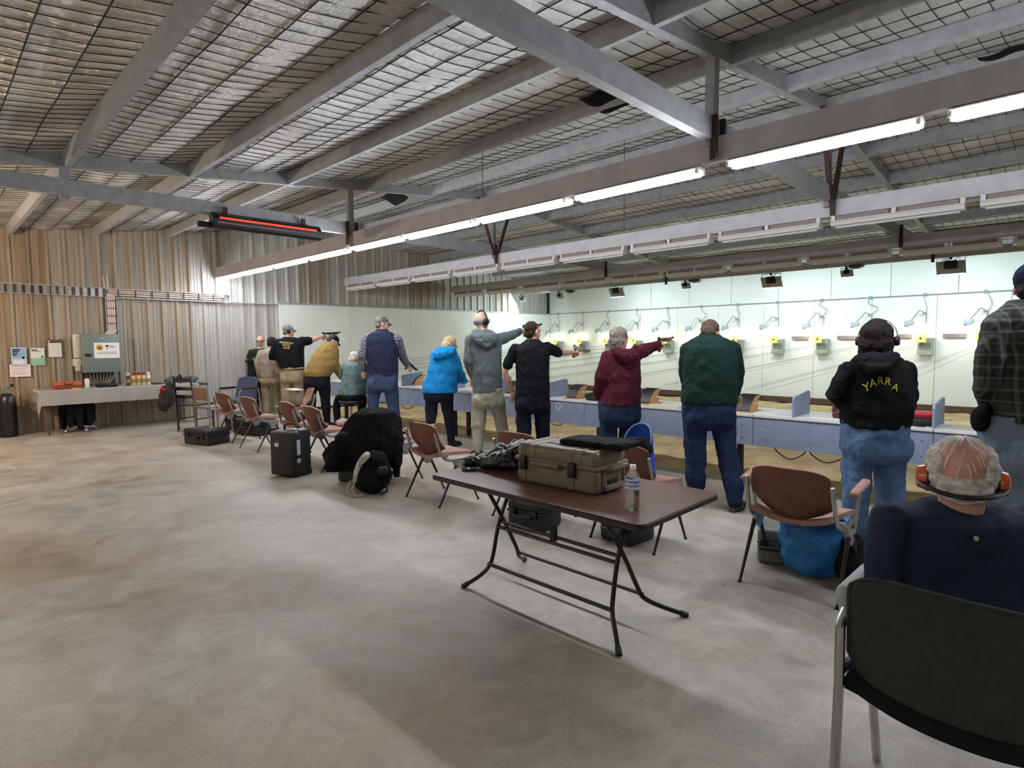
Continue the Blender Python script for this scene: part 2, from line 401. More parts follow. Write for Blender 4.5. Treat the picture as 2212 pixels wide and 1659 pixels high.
def cprof(w, h, t=.006, lip=.018): return [(0, 0), (w, 0), (w, lip), (w-t, lip), (w-t, t), (t, t), (t, h-t), (w-t, h-t), (w-t, h-lip), (w, h-lip), (w, h), (0, h)]
# purlins
FR = (-13.05, -7.72, -2.22, 3.28)
for yy in [1.2*i for i in range(-2, 7)]+[14.8-1.2*i for i in range(0, 7)]:
    for x0, x1 in zip(FR, FR[1:]+(XR,)):
        up = yy <= 7.4; z = zb(yy); sgn = 1 if up else -1
        MB().prism(cprof(.06, .15), (x0+.02, yy, z), (0, math.cos(SL), sgn*math.sin(SL)), (0, -sgn*math.sin(SL), math.cos(SL)), (x1-x0-.06, 0, 0)).build('purlin', m_steel, ce, False)
# frames: rafters, tie beam, posts
for fx in FR[1:]:
    for a, b in ((YB, 7.4), (7.4, YT)):
        MB().prism(cprof(.07, .16), (fx+.035, a, zb(a)-.0), (-1, 0, 0), (0, 0, 1), (0, b-a, zb(b)-zb(a))).build('rafter', m_steel, ce, False)
    MB().prism(cprof(.08, .165), (fx+.05, YB, 3.065), (-1, 0, 0), (0, 0, 1), (0, YT-YB, 0)).build('tie_beam', m_steel, ce, False)
    for yy in (1.2, 4.53, 10.27, 13.4):
        mb = MB().box((fx, yy, (3.06+zb(yy))/2+.02), (.075, .085, zb(yy)-3.06+.1)).build('post', m_steel, ce, False)
    for s in (-1, 1):
        MB().bar((fx+.05, 7.4+s*.04, 3.05), (fx+.05, 7.4+s*.42, zb(7.0)+.03), .05, .03).build('brace', m_dark, ce, False)
    MB().box((fx, 7.4, 3.5), (.06, .06, 1.0)).build('post', m_steel2, ce, False)
    for bi, yy in enumerate((4.5, 7.44, 10.78, 13.35)):
        for s in ((-.05, .09) if bi == 0 else (-.045,)):
            MB().box((fx+.06, yy+s, 3.07), (.05, .035, .34)).build('hanger', m_dark, ce, False)
BEAMS = ((4.5, 2.9, .19, m_beam), (7.44, 2.9, .18, m_lift_beam), (10.78, 2.9, .18, m_lift_beam), (13.35, 2.97, .15, m_lift_beam))
for yy, z, h, m in BEAMS:
    MB().prism(cprof(.085, h), (XL+.1, yy, z), (0, 1, 0), (0, 0, 1), (XR-XL-.2, 0, 0)).build('light_beam', m, ce, False)
# torn flaps of black sarking hanging out of the foil
m_sark = mat('torn black sarking', '#0a0807', .9)
for px, py, Z, w_ in ((1300, 335, 5.6, .55), (840, 467, 9.6, .5), (2175, 315, 5.4, .5)):
    p = at(px, py, Z); p.z = foilz(p.x, p.y)-.02
    MB().shell(lambda u, v: (p.x-w_/2+w_*u+.08*v, p.y+.16*v, p.z-.1*math.sin(math.pi*u)*v*(1-.3*u)-.08*v-.015*math.sin(9*u)), 10, 5, .006).build('torn_flap', m_sark, ce)
# hanging rods
for px, py0, py1 in ((1043, 310, 430), (1348, 430, 500)):
    p = at(px, py1, 7.5); MB().tube([p, (p.x, p.y, foilz(p.x, p.y))], .004, 5).build('hanging_rod', m_dark, ce)
# ================================================================== LIGHTS
m_tube = mat('lit tube', '#ffffff', .4, emit='#f1f6ff', es=TUBE_E); m_tube2 = mat('lit rear tube', '#ffffff', .4, emit='#f4f4f2', es=TUBE2_E); m_off = mat('unlit tube', '#cfd2d0', .3)
m_batt = mat('batten enamel', '#dcdad6', .4); m_slot = mat('brown gap fill', '#8b7a73', .4)
LIT = [(-.69, .57), (-2.08, -.82), (-3.58, -2.31), (-4.99, -3.68), (-6.39, -5.04), (-7.71, -6.49), (-9.1, -7.84), (-10.45, -9.2), (-11.8, -10.55), (-13.05, -11.88), (.72, 1.98), (2.12, 3.3)]
def fluoro(x0, x1, y, ztop, lit, label, group):
    L_ = x1-x0; t = thing('fluorescent_light', label, 'ceiling light', ((x0+x1)/2, y, ztop), 0, group)
    if lit:
        MB().prism([(-.03, 0), (-.074, -.02), (-.072, -.026), (0, -.03), (.072, -.026), (.074, -.02), (.03, 0)], (-L_/2, .05, 0), (0, 1, 0), (0, 0, 1), (L_, 0, 0)).build('batten', m_batt, t, False)
        for s in (-.052, .052):
            MB().tube([(-L_/2+.03, .05+s, -.05), (L_/2-.03, .05+s, -.05)], .0165, 12).build('tube', m_tube, t)
            for e in (-1, 1): MB().box((e*(L_/2-.015), .05+s, -.035), (.022, .03, .05)).build('lamp_holder', m_batt, t, False)
    else:
        MB().prism([(-.055, -.115), (-.07, -.085), (-.05, -.055), (.06, -.055), (.08, -.085), (.065, -.115)], (-L_/2, .03, 0), (0, 1, 0), (0, 0, 1), (L_, 0, 0)).build('batten', m_batt, t, False)
        for e in (-.25, .25): MB().box((e*L_, .03, -.03), (L_*.42, .07, .045)).build('reflector', m_slot, t, False)  # added brown blocks standing in for the open gap above the batten
        for e in (-1, 0, 1): MB().box((e*(L_/2-.02), .03, -.03), (.04, .09, .055)).build('bracket', m_batt, t, False)
        MB().tube([(-L_/2+.04, .03, -.13), (L_/2-.04, .03, -.13)], .013, 8).build('tube', m_off, t)
    return t
for i, (a, b) in enumerate(sorted(LIT)):
    fluoro(a, b, 4.5, 2.9, True, f'lit twin-tube fluorescent batten, {ORD[i]} from the ribbed wall on the near beam', 'lit fluorescent battens on the near beam')
for i, x in enumerate((-9.2, -7.6, -6.0, -4.4, -2.8, -1.2, .4, 2.0)):
    t = fluoro(x, x+1.26, -2.1, 2.72, True, f'lit twin-tube fluorescent batten, {ORD[i]} from the ribbed wall on the rear beam out of view', 'lit battens on the rear beam')
    for ch in t.children:
        if ch.name.startswith('tube'): ch.data.materials[0] = m_tube2
MB().prism(cprof(.085, .19), (XL+.1, -2.1, 2.72), (0, 1, 0), (0, 0, 1), (XR-XL-.2, 0, 0)).build('light_beam', m_beam, ce, False)
for bi, nm in ((1, 'second'), (2, 'third')):
    yy, z = BEAMS[bi][:2]; x = XL+.25; i = 0
    while x < 3.0:
        fluoro(x, x+1.22, yy, z, False, f'unlit white fluorescent batten, {ORD[i]} from the ribbed wall on the {nm} beam', f'unlit battens on the {nm} beam'); x += 1.34; i += 1
# floodlights aimed at the target wall, the first two turned to brighten the left lining
def flood(px, py, big, label):
    p = on(px, py, 'y', 13.42); s = .21 if big else .11
    t = thing('floodlight', label, 'floodlight', (p.x, 13.42, p.z), 0, 'floodlights under the far beam')
    MB().rbox((0, .05, 0), (s*2.1, .04, s*1.3), .012, 2, 0, R_(32)).build('lamp_body', mat('flood frame', '#a9aaae', .5), t)
    MB().rbox((0, .0, s*.25), (s*.95, .09, s*.7), .02, 2, 0, R_(32)).build('heat_sink', m_black, t)
    MB().tube([(-s, .03, 0), (-s, .02, s*.9), (s, .02, s*.9), (s, .03, 0)], .008, 6).build('yoke', m_black, t)
    MB().cap([(0, .01, s*.8), (0, -.02, 2.98-p.z)], .025, 8).build('clamp', m_black, t)
    MB().tube(bez([(.02, 0, s*.5), (.12, -.02, s*.9), (.16, -.03, s*1.6), (.1, -.03, 2.99-p.z)], 5), .006, 5).build('cable', m_black, t)
    ld = bpy.data.lights.new('flood lamp', 'AREA'); ld.shape = 'RECTANGLE'; ld.size = s*1.9; ld.size_y = s*1.1; ld.energy = FLOOD_W*(1 if big else 1.1 if px == 1207 else .45); ld.color = (.8, .96, 1.)
    lo = bpy.data.objects.new('flood_lamp', ld); COL.objects.link(lo); lo.parent = t; lo.location = (0, .12, -.06) if px > 1210 else (-.12, -.06, -.16)
    lo.rotation_euler = Vector(((-.7 if px == 1127 else -.9 if px == 1207 else 0), (-.6 if px == 1127 else -.35 if px == 1207 else 1), (-.35 if px < 1210 else -.55))).to_track_quat('-Z', 'Y').to_euler()
    return t
FL = [(1127, 648, 0), (1207, 640, 0), (1330, 632, 1), (1480, 617, 0), (1665, 610, 1), (1828, 590, 0), (2053, 578, 1)]
for i, (a, b, c) in enumerate(FL): flood(a, b, c, f'{"large" if c else "small"} black floodlight under the far beam, {ORD[i]} from the left corner')
flood(2360, 560, 0, 'small black floodlight under the far beam, eighth from the left corner')
for i, (a, b) in enumerate(((1232, 629), (1500, 606), (1850, 575))):
    p = on(a, b, 'y', 13.4); t = thing('speaker_dish', f'dark shallow dish hung from the far beam, {ORD[i]} from the left corner', 'dish', p, 0, 'dark dishes under the far beam')
    MB().lathe([(.02, .03), (.12, .02), (.15, 0), (.13, -.02), (.05, -.05), (.01, -.055)], n=18).build('dish', m_black, t)
    MB().tube([(0, 0, .03), (.02, 0, 3.0-p.z)], .008, 6).build('stem', m_dark, t)
# radiant heater on the tie beam of the far frame
p0, p1 = on(445, 470, 'x', -7.6), on(690, 500, 'x', -7.6)
t = thing('radiant_heater', 'black bar radiant heater with red glowing element on the tie beam', 'heater', (-7.58, 3.26, 2.98))
MB().prism([(-.05, .09), (.03, .1), (.1, .02), (.095, -.06), (.05, -.09), (-.06, -.06)], (0, -.68, 0), (1, 0, 0), (0, 0, 1), (0, 1.38, 0)).build('housing', m_black, t, False)
MB().box((.075, 0, .015), (.03, 1.28, .12), 0, 0, R_(28)).build('reflector', mat('heater reflector', '#3a302e', .25, .9), t, False)
MB().tube([(.105, -.61, .03), (.105, .62, .03)], .011, 8).build('element', mat('glowing element', '#ff3018', .5, emit='#ff3c2c', es=1.5), t)
MB().tube([(.1, -.64, -.025), (.1, .64, -.025)], .007, 6).build('guard_rod', m_chrome, t)
MB().tube([(-.02, -.82, -.05), (-.02, -.5, -.05)], .035, 10).build('end_cap', m_black, t)
for s in (-.5, .5): MB().box((-.03, s, .13), (.03, .05, .12)).build('bracket', m_dark, t, False)
# warm bulb hanging in the end bay beyond the left edge of the picture
t = thing('pendant_lamp', 'warm pendant lamp hanging in the end bay out of view', 'lamp', (-10.6, -.6, 2.55))
MB().lathe([(.03, .12), (.05, .1), (.16, .0), (.155, -.005), (.04, .09)], n=20).build('shade', m_white, t)
MB().tube([(0, 0, .1), (0, 0, .75)], .005, 6).build('cord', m_black, t)
MB().ell((0, 0, -.03), (.03, .03, .04)).build('bulb', mat('warm bulb', '#fff0d0', .4, emit='#ffcf95', es=8), t)
ld = bpy.data.lights.new('warm lamp', 'POINT'); ld.energy = WARM_W; ld.color = (1., .78, .55); ld.shadow_soft_size = .09
lo = bpy.data.objects.new('warm_light', ld); COL.objects.link(lo); lo.parent = t; lo.location = (0, 0, -.12)
# ================================================================== TARGETS
m_card = mat('yellow target card', '#f2e27a', .7); m_trap = mat('grey steel trap', '#a9b0a6', .5, .2)
m_lampbox = mat('pale lamp box', '#b9c0c6', .5); m_rod = mat('grey lamp rod', '#a2a8ab', .4, .3)
for i in range(13):
    X = -12.69+1.013*i
    t = thing('target_holder', f'lit yellow target card over a grey trap, {ORD[i]} from the left corner', 'target', (X, YT, 0), 0, 'lit targets on the white wall')
    rnd = random.Random(i)
    mb = MB().box((.05, -.06, 1.33), (.27, .1, .36)).box((.05, -.13, 1.2), (.27, .04, .1)); mb.build('trap', m_trap, t, False)
    MB().box((.05, -.115, 1.3), (.2, .012, .2)).build('trap_opening', mat('trap opening', '#7c8673', .6), t, False)
    cdk = MB().box((-.02, -.2, 1.5), (.19, .004, .17)).build('target_card', m_card, t, False)
    MB().lathe([(.022, 0), (.022, .003)], (-.02, -.2025, 1.5), (0, -1, 0), 14).build('bullseye', m_black, cdk)
    MB().bar((-.02, -.19, 1.42), (-.02, -.05, 1.4), .02, .02).build('card_arm', m_rod, t, False)
    ex = -.22+rnd.uniform(-.03, .03); ez = 2.06+rnd.uniform(-.02, .05)
    MB().tube([(.04, -.05, 2.06), (.04, -.05, 1.82)], .012, 6).build('rod', m_rod, t)
    MB().tube([(.04, -.06, 2.02), (-.03, -.15, ez), (-.06, -.17, ez+.02), (ex+.02, -.3, 1.87)], .011, 6).build('lamp_arm', m_rod, t)
    MB().ell((-.0, -.1, 2.03), (.028, .028, .028)).build('arm_knuckle', m_rod, t)
    MB().rbox((ex, -.32, 1.81), (.16, .11, .12), .012, 2, 0, R_(-12)).build('lamp_box', m_lampbox, t)
    MB().box((ex+.05, -.375, 1.78), (.03, .006, .05)).build('lamp_switch', m_dark, t, False)
    MB().tube(bez([(0, -.04, 2.42), (.02+rnd.uniform(-.08, .05), -.05, 2.3), (.12+rnd.uniform(-.1, .05), -.06, 2.18), (.04, -.06, 2.04)], 6), .009, 5).build('lamp_cable', m_rod, t)
    MB().tube(arc((0, -.04, 2.42), .035, 0, 360, (1, 0, 0), (0, 0, 1), 12), .008, 6).build('hook', m_rod, t)
    ld = bpy.data.lights.new('target lamp', 'AREA'); ld.shape = 'RECTANGLE'; ld.size = .12; ld.size_y = .08; ld.energy = TLAMP_W; ld.color = (1., .93, .68)
    lo = bpy.data.objects.new('target_lamp', ld); COL.objects.link(lo); lo.parent = t; lo.location = (ex+.03, -.38, 1.74)
    lo.rotation_euler = Vector((.55, .8, -.7)).to_track_quat('-Z', 'Y').to_euler()
    q = thing('target_line', f'pair of thin taut lines from the bench to a target, {ORD[i]} from the left corner', 'wire', (X, 0, 0), 0, 'target carrier lines')
    for dx in (-.12, -.06, .1): MB().tube([(dx, 6.35, .96), (dx*.8, YT-.1, 1.36)], .002, 4).build('line', mat('grey cord', '#a4aaa8', .6), q)
# ================================================================== SHOOTING BENCH
m_blue = mat('blue grey paint', '#8791a6', .55, c2='#7d88a0', scale=6); m_top = mat('white bench top', '#d9dbdc', .35, c2='#cfd1d2', scale=9)
m_leg = mat('black bench leg', '#1c1c20', .5)
EDG = [-10.77, -8.1, -6.45, -4.42, -2.34, -.88, 1.2, 3.3, 5.4]
wh = ['at the left end', 'in front of the man in the quilted vest', 'in front of the woman in the blue jacket', 'by the man in the black polo shirt', 'by the man in the dark green jumper', 'by the person in the lettered hoodie', 'by the man in the plaid jacket', 'at the right end']
DIV = [-10.2, -8.33, -7.2, -6.15, -5.07, -4.1, -3.1, -1.98, -.89, .2, 1.3]
for i, (a, b) in enumerate(zip(EDG, EDG[1:])):
    t = thing('shooting_bench', f'blue-grey bench unit with white top {wh[i]}', 'bench', ((a+b)/2, 5.75, 0), 0, 'bench units along the firing line'); L_ = b-a-.006
    MB().box((0, .012, .605), (L_, .024, .29)).build('fascia', m_blue, t, False)
    MB().box((0, .32, .755), (L_, .66, .022)).build('top', m_top, t, False)
    MB().box((0, -.005, .752), (L_, .012, .014)).build('edge_strip', m_white, t, False)
    MB().box((0, .62, .6), (L_, .02, .26)).build('rear_rail', m_blue, t, False)
    for lx in [q-(a+b)/2 for q in (-10.6, -7.22, -4.38, -2.7, -.5, 1.6, 3.7) if a < q <= b]:
        for ly in (.27, .56): MB().box((lx, ly, .37 if ly < .3 else .3), (.055, .055, .74 if ly < .3 else .88)).build('leg', m_leg, t, False)
    for sx in (-.42, -.14, .2, .45):
        for sz in (.53, .66): MB().lathe([(.006, 0), (.005, -.004)], (sx*L_, 0, sz), (0, 1, 0), 8).build('screw', m_dark, t)
    for d in DIV:
        if a < d <= b+.001:
            pr = [(.03, .766), (.03, .93), (.045, .955), (.43, .995), (.47, .98), (.475, .95), (.475, .766)]
            MB().prism(pr, (d-(a+b)/2-.009, 0, 0), (0, 1, 0), (0, 0, 1), (.018, 0, 0)).build('divider', m_blue, t, False)
m9 = text('9', .075, mat('lane number ink', '#3d4a63', .6), bpy.data.objects['shooting_bench.002'], 'lane_number')
p = on(1206, 874, 'y', 5.75); m9.location = (p.x-(EDG[2]+EDG[3])/2, -.0015, p.z-.02); m9.rotation_euler = (R_(90), 0, 0)
MB().lathe([(.05, 0), (.05, -.001)], (m9.location.x, 0, m9.location.z), (0, 1, 0), 20).build('number_disc', mat('pale disc', '#aab1bf', .6), bpy.data.objects['shooting_bench.002'])
# curved wooden pistol rests
m_wood = mat('pale plywood', '#c29a62', .5, c2='#ad8350', scale=10, stretch=(1, 1, 8)); m_leather = mat('black leather', '#18161a', .45, bump=.2)
proto = None
RS = [(-8.36, 6.0, 'beside the man in the quilted vest'), (-5.86, 5.86, 'between the grey hoodie and black polo'), (-4.72, 5.86, 'left of the maroon hoodie'), (-3.68, 5.9, 'right of the maroon hoodie'), (-2.5, 5.86, 'right of the dark green jumper')]
for x, y, wd in RS:
    lb = f'curved wooden pistol rest with black leather top {wd}'
    if proto is None:
        proto = t = thing('pistol_rest', lb, 'pistol rest', (x, y, .767), 0, 'curved pistol rests on the bench')
        side = [(0, 0), (.02, .045), (.06, .1), (.12, .145), (.19, .165), (.245, .16), (.25, .15), (.24, .138), (.21, .135), (.21, .0)]
        for s in (-.07, .07): MB().prism(side, (s-.008, 0, 0), (0, 1, 0), (0, 0, 1), (.016, 0, 0)).build('side_panel', m_wood, t, False)
        MB().shell(lambda u, v: (-.075+.15*v, (0, .02, .06, .12, .19, .25)[int(round(u*5))], (.02, .052, .107, .152, .172, .166)[int(round(u*5))]), 5, 1, .008).build('leather_top', m_leather, t)
        MB().box((0, .12, .005), (.2, .3, .01)).build('base', m_wood, t, False)
        MB().tube([(.0785, .16, .08), (.08, .16, .08)], .014, 10).build('peg_hole', m_white, t)
    else: dup(proto, (x, y, .767), 0, lb)
# things on the bench
def papers(px, py, w_, d_, label, cat='paper', rz=0, m=None, z=.767):
    p = flo(px, py, z); o = MB().box((0, 0, .004), (w_, d_, .008)).build('paper_sheet', m or m_white, None, False); o.location = (p.x, p.y, z); o.rotation_euler = (0, 0, rz); tag(o, label, cat); return o
m_manila = mat('manila card', '#cfc4a8', .7)
papers(1440, 877, .42, .26, 'beige card mat on the bench beside the maroon hoodie', 'mat', .05, m_manila)
papers(1680, 893, .4, .25, 'white score sheet under the pistol left of the blue divider', 'paper', .1)
papers(1780, 903, .3, .2, 'white paper with a pen right of the blue divider', 'paper', -.1)
papers(2085, 926, .5, .24, 'grey tray mat on the bench by the plaid jacket', 'mat', 0, mat('grey mat', '#a8a59c', .7))
papers(1135, 852, .25, .2, 'white target paper beside the black polo shirt', 'paper', .1)
def hcase(name, label, cat, loc, rz, d, m, group=None, handle=True, ribs=True, latches=2, tilt=0):
    """moulded carry case lying flat: lid, body, latches, handle"""
    t = thing(name, label, cat, loc, rz, group); X, Y, Z = d
    MB().rbox((0, 0, Z*.3), (X, Y, Z*.6), .03, 3).build('body', m, t)
    lid = MB().rbox((0, 0, Z*.79), (X*1.01, Y*1.01, Z*.4), .03, 3).build('lid', m, t)
    MB().rbox((0, 0, Z*.6), (X*1.03, Y*1.03, .022), .008, 2).build('rim', m, t)
    if ribs:
        for s in (-.32, .32):
            MB().rbox((s*X, 0, Z*.8), (X*.09, Y*1.03, Z*.42), .012, 2).build('rib', m, t)
    for i in range(latches):
        s = (i-(latches-1)/2)*X*.6
        MB().rbox((s, -Y/2-.012, Z*.56), (.05, .022, Z*.3), .006, 2).build('latch', m_black, t)
    if handle:
        MB().tube([(-.09, -Y/2-.0, Z*.5), (-.085, -Y/2-.045, Z*.5), (.085, -Y/2-.045, Z*.5), (.09, -Y/2, Z*.5)], .013, 8).build('handle', m_black, t)
    return t
m_hard = mat('black hard case', '#17181b', .45, bump=.1, bscale=150)
hcase('pistol_case', 'flat black pistol case on the bench beside the maroon hoodie', 'case', (-4.28, 5.98, .767), .1, (.42, .26, .09), m_hard)
hcase('pistol_case', 'black open kit tray on the bench beside the lettered hoodie', 'case', (-1.08, 5.98, .767), 0, (.34, .3, .06), m_hard, handle=False)
o = MB().rbox((0, 0, .03), (.16, .07, .05), .015, 2).build('red_pouch', mat('red vinyl', '#b8263a', .5)); o.location = (-.98, 5.93, .827); tag(o, 'small red and white pouch on the black kit tray', 'pouch')
hcase('wooden_box', 'brown box with a white round sticker beside the lettered hoodie', 'box', (-1.6, 5.95, .767), 0, (.16, .12, .14), mat('brown box', '#4a2a22', .5), handle=False, ribs=False, latches=0)
st = MB().lathe([(.022, 0), (.022, .002)], (0.0, -.064, .07), (0, -1, 0), 14).build('sticker', m_white, bpy.data.objects['wooden_box'])
o = MB().rbox((0, 0, .02), (.4, .26, .035), .01, 2).build('ammunition_tray', mat('tan tray', '#cdbf98', .6)); o.location = (-.62, 6.12, .767); tag(o, 'pale tan shallow tray on the bench behind the plaid jacket', 'tray')
# ------- pistols
m_gun = mat('blued gun metal', '#232428', .35, .6); m_silver = mat('bright gun metal', '#a9a6a0', .3, .8); m_grip = mat('walnut grip', '#6a3f24', .5, c2='#855433', scale=30)
def pistol(label, p, tip, m_b=None, m_f=None, L_=.34):
    """p: hand (grip top), tip: muzzle"""
    p, tip = Vector(p), Vector(tip); d = (tip-p).normalized(); s = d.cross(Vector((0, 0, 1))).normalized(); u = s.cross(d)
    t = thing('target_pistol', label, 'pistol', p)
    V = lambda a, b, c=0: d*a+u*b+s*c
    MB().bar(V(-.07, .035), V(.14, .035), .024, .032, u).build('receiver', m_f or m_gun, t, False)
    MB().tube([V(.05, .04), V(L_, .04)], .011, 10).build('barrel', m_b or m_gun, t)
    MB().tube([V(.06, .017), V(L_-.06, .017)], .012, 10).build('air_cylinder', m_b or m_gun, t)
    MB().cap([V(-.02, .01), V(-.045, -.045), V(-.05, -.085)], [.019, .02, .023], 8).build('grip', m_grip, t)
    MB().bar(V(-.065, .058), V(-.045, .058), .022, .014, u).build('rear_sight', m_black, t, False)
    MB().bar(V(L_-.03, .056), V(L_-.015, .056), .008, .014, u).build('front_sight', m_black, t, False)
    MB().tube(arc(V(.03, .0), .022, 0, 360, d, u, 10), .003, 5).build('trigger_guard', m_gun, t)
    return t
# ================================================================== LEFT END: table, board, notices
m_spot = NT('spotted oilcloth'); k = m_spot; tc = k.n('ShaderNodeTexCoord'); mp = k.n('ShaderNodeMapping'); mp.inputs['Rotation'].default_value = (0, 0, 0); k.l(tc, 'UV', mp, 'Vector')
v_ = k.n('ShaderNodeTexVoronoi', Scale=1., Randomness=0.); mp.inputs['Scale'].default_value = (19, 19, 19); k.l(mp, 'Vector', v_, 'Vector')
r_ = k.n('ShaderNodeValToRGB'); e = r_.color_ramp.elements; e[0].position, e[1].position = .22, .3; e[0].color, e[1].color = lin('#b9b6b1'), lin('#8d8985'); k.l(v_, 'Distance', r_, 'Fac'); k.l(r_, 'Color', k.b, 'Base Color'); k.b.inputs['Roughness'].default_value = .5
TX0, TX1, TY0, TY1, TZ = -13.05, -12.3, 1.4, 3.86, .755
t = thing('folding_table', 'long trestle table along the ribbed wall under a spotted cloth', 'table', ((TX0+TX1)/2, (TY0+TY1)/2, 0))
MB().box((0, 0, TZ-.02), (TX1-TX0, TY1-TY0, .03)).build('table_top', m_white, t, False)
for sx in (-.3, .33):
    for sy in (-1.12, 1.12): MB().tube([(sx, sy, 0), (sx, sy, TZ-.03)], .016, 8).build('leg', mat('grey table leg', '#55524e', .5, .3), t)
MB().box((.2, 1.28, TZ-.02), (.5, .14, .03)).build('end_flap', m_dark, t, False)
# draped cloth with a long front fall
ov = .27; us = [0]+[.04+.04*i for i in range(int((TX1-TX0)/.04))]
def clothpt(a, b):              # a: across from wall to hem (m), b along (m)
    wv = .012*math.sin(b*9)+.01*math.sin(b*23)
    A = TX1-TX0+.02
    yb = TY0-.12+b
    ends = 0
    if b < .13: ends = (.13-b)
    if a < A: x, z = TX0+a, TZ+.004
    else:
        f = a-A; x, z = TX1+.02+wv*(f/ov)+.015*math.sin(f*6), TZ+.002-f
    if ends: z -= ends*1.5; yb += ends*.7
    return x, yb, z
NA, NB = 30, 90; LA, LB = TX1-TX0+ov, TY1-TY0+.05
mb = MB().shell(lambda u, v: clothpt(LA*v, LB*u), NB, NA, .004)
cl = mb.build('tablecloth', k.m); tag(cl, 'grey white-spotted cloth draped over the wall table', 'tablecloth')
uv = cl.data.uv_layers.new(name='UV'); W = NB+1; N = W*(NA+1)
for lp in cl.data.loops:
    i = lp.vertex_index % N; uv.data[lp.index].uv = ((i % W)/NB*LB+(i//W)/NA*LA*.99, (i % W)/NB*LB-(i//W)/NA*LA)
def onz(px, py, X): p = on(px, py, 'x', X); return p
def put(o, loc, rz=0): o.location = loc; o.rotation_euler = (0, 0, rz); return o
t = thing('toolbox_bag', 'orange zipped pistol case on the spotted table', 'case', (-12.62, 1.83, TZ+.006))
MB().rbox((0, 0, .06), (.26, .4, .12), .04, 3).build('body', mat('orange vinyl', '#a8522c', .5), t); MB().box((.131, 0, .05), (.004, .38, .012)).build('zip', m_dark, t, False)
MB().tube([(.13, -.06, .1), (.16, -.05, .08), (.16, .05, .08), (.13, .06, .1)], .008, 6).build('handle', m_black, t)
o = put(MB().rbox((0, 0, .006), (.1, .12, .012), .004, 2).build('notepad', mat('yellow notepad', '#e0b23c', .6)), (-12.42, 1.92, TZ+.006)); tag(o, 'small yellow pad in front of the orange case', 'notepad')
t = thing('pump_bottle', 'white pump bottle with black top beside the orange case', 'bottle', (-12.55, 2.1, TZ+.006))
MB().lathe([(.035, 0), (.038, .01), (.038, .14), (.03, .16), (.014, .165)], n=16).build('bottle_body', m_white, t)
MB().lathe([(.016, .165), (.016, .185), (.006, .19), (.006, .22), (.02, .222), (.02, .235)], n=10).build('pump', m_black, t); MB().bar((0, 0, .23), (.05, -.02, .228), .012, .01).build('spout', m_black, t, False)
t = thing('desk_radio', 'low black tray with glass dome in front of the electrical cabinet', 'tray', (-12.5, 2.38, TZ+.006), .1)
MB().rbox((0, 0, .035), (.2, .3, .06), .02, 2).build('tray_body', m_black, t); MB().tube([(0, -.1, .06), (.02, -.14, .13)], .004, 5).build('aerial', m_chrome, t)
CANS = [(2.72, '#3a3634', '#b9b3a8', 'dark spray can with white cap nearest the electrical cabinet'), (2.81, '#c9b478', '#8c1f24', 'yellow spray can with red cap, left of the three'), (2.89, '#d0b870', '#8c1f24', 'yellow spray can with red cap, middle of the three'), (2.97, '#cdbc80', '#7c1c22', 'yellow spray can with red cap, right of the three'), (3.05, '#d8d6cf', '#d8d6cf', 'plain white spray can at the right end of the cans')]
for y, a, b, lb in CANS:
    t = thing('spray_can', lb, 'spray can', (-12.55, y, TZ+.006), 0, 'spray cans on the spotted table')
    MB().lathe([(.032, 0), (.034, .005), (.034, .17), (.028, .185), (.02, .19)], n=16).build('can_body', mat('can '+a, a, .35, .2), t)
    MB().lathe([(.029, .185), (.029, .235), (.024, .24)], n=14).build('cap', mat('cap '+b, b, .4), t)
    MB().lathe([(.0345, .05), (.0345, .12)], n=16, caps=False).build('can_label', mat('can label', '#8e7a52', .5), t)
t = thing('ring_binder', 'dark ring binder lying open on the spotted table', 'binder', (-12.62, 3.3, TZ+.006), .1)
MB().box((0, -.1, .01), (.3, .2, .02)).build('cover', m_dark, t, False); MB().box((0, .1, .008), (.28, .2, .014)).build('pages', m_white, t, False)
mb = MB()
for i in range(7): mb.ell((-.05+random.uniform(-.08, .1), -.2+.07*i, .035+.025*math.sin(i*1.3)), (.2, .1, .05+.02*(i % 3)))
o = remesh(mb, 'folded_jacket', cloth('grey green jacket', '#5d6a68', '#4c5856'), None, .014, 5, .02, .06); put(o, (-12.68, 3.66, TZ+.01)); tag(o, 'crumpled grey-green jacket heaped on the end of the spotted table', 'jacket')
# electrical cabinet
m_cab = mat('grey green enamel', '#6e7b76', .45); XF = -12.8
t = thing('electrical_cabinet', 'grey-green electrical cabinet on the ribbed wall above the table', 'cabinet', (XF, 2.375, 1.36))
MB().box((-.13, 0, 0), (.26, .57, .68)).build('body', m_cab, t, False)
dr = MB().rbox((.012, 0, 0), (.022, .58, .69), .006, 2).build('door', m_cab, t)
MB().rbox((.03, -.2, -.03), (.02, .09, .05), .008, 2).build('latch', m_black, dr)
MB().box((.025, .03, .27), (.004, .05, .012)).build('name_plate', m_white, dr, False)
nt = MB().box((.0262, .09, .05), (.003, .39, .28)).build('notice', mat('white paper', '#e6e8ea', .7), t, False)
MB().lathe([(.055, 0), (.055, .001)], (.028, -.02, .105), (1, 0, 0), 20).build('round_emblem', mat('ochre emblem', '#c9a04a', .6), nt)
MB().prism([(-.035, -.02), (.04, -.03), (.02, .02), (-.02, .015)], (.0292, -.02, .1), (0, 1, 0), (0, 0, 1), (.001, 0, 0)).build('emblem_mark', mat('rust emblem', '#8e3a20', .6), nt, False)
for tri in ([(.06, .145), (.13, .145), (.095, .095)], [(.085, .09), (.11, .075), (.095, .06)]): MB().prism(tri, (.028, .0, 0), (0, 1, 0), (0, 0, 1), (.001, 0, 0)).build('triangle_mark', m_black, nt, False)
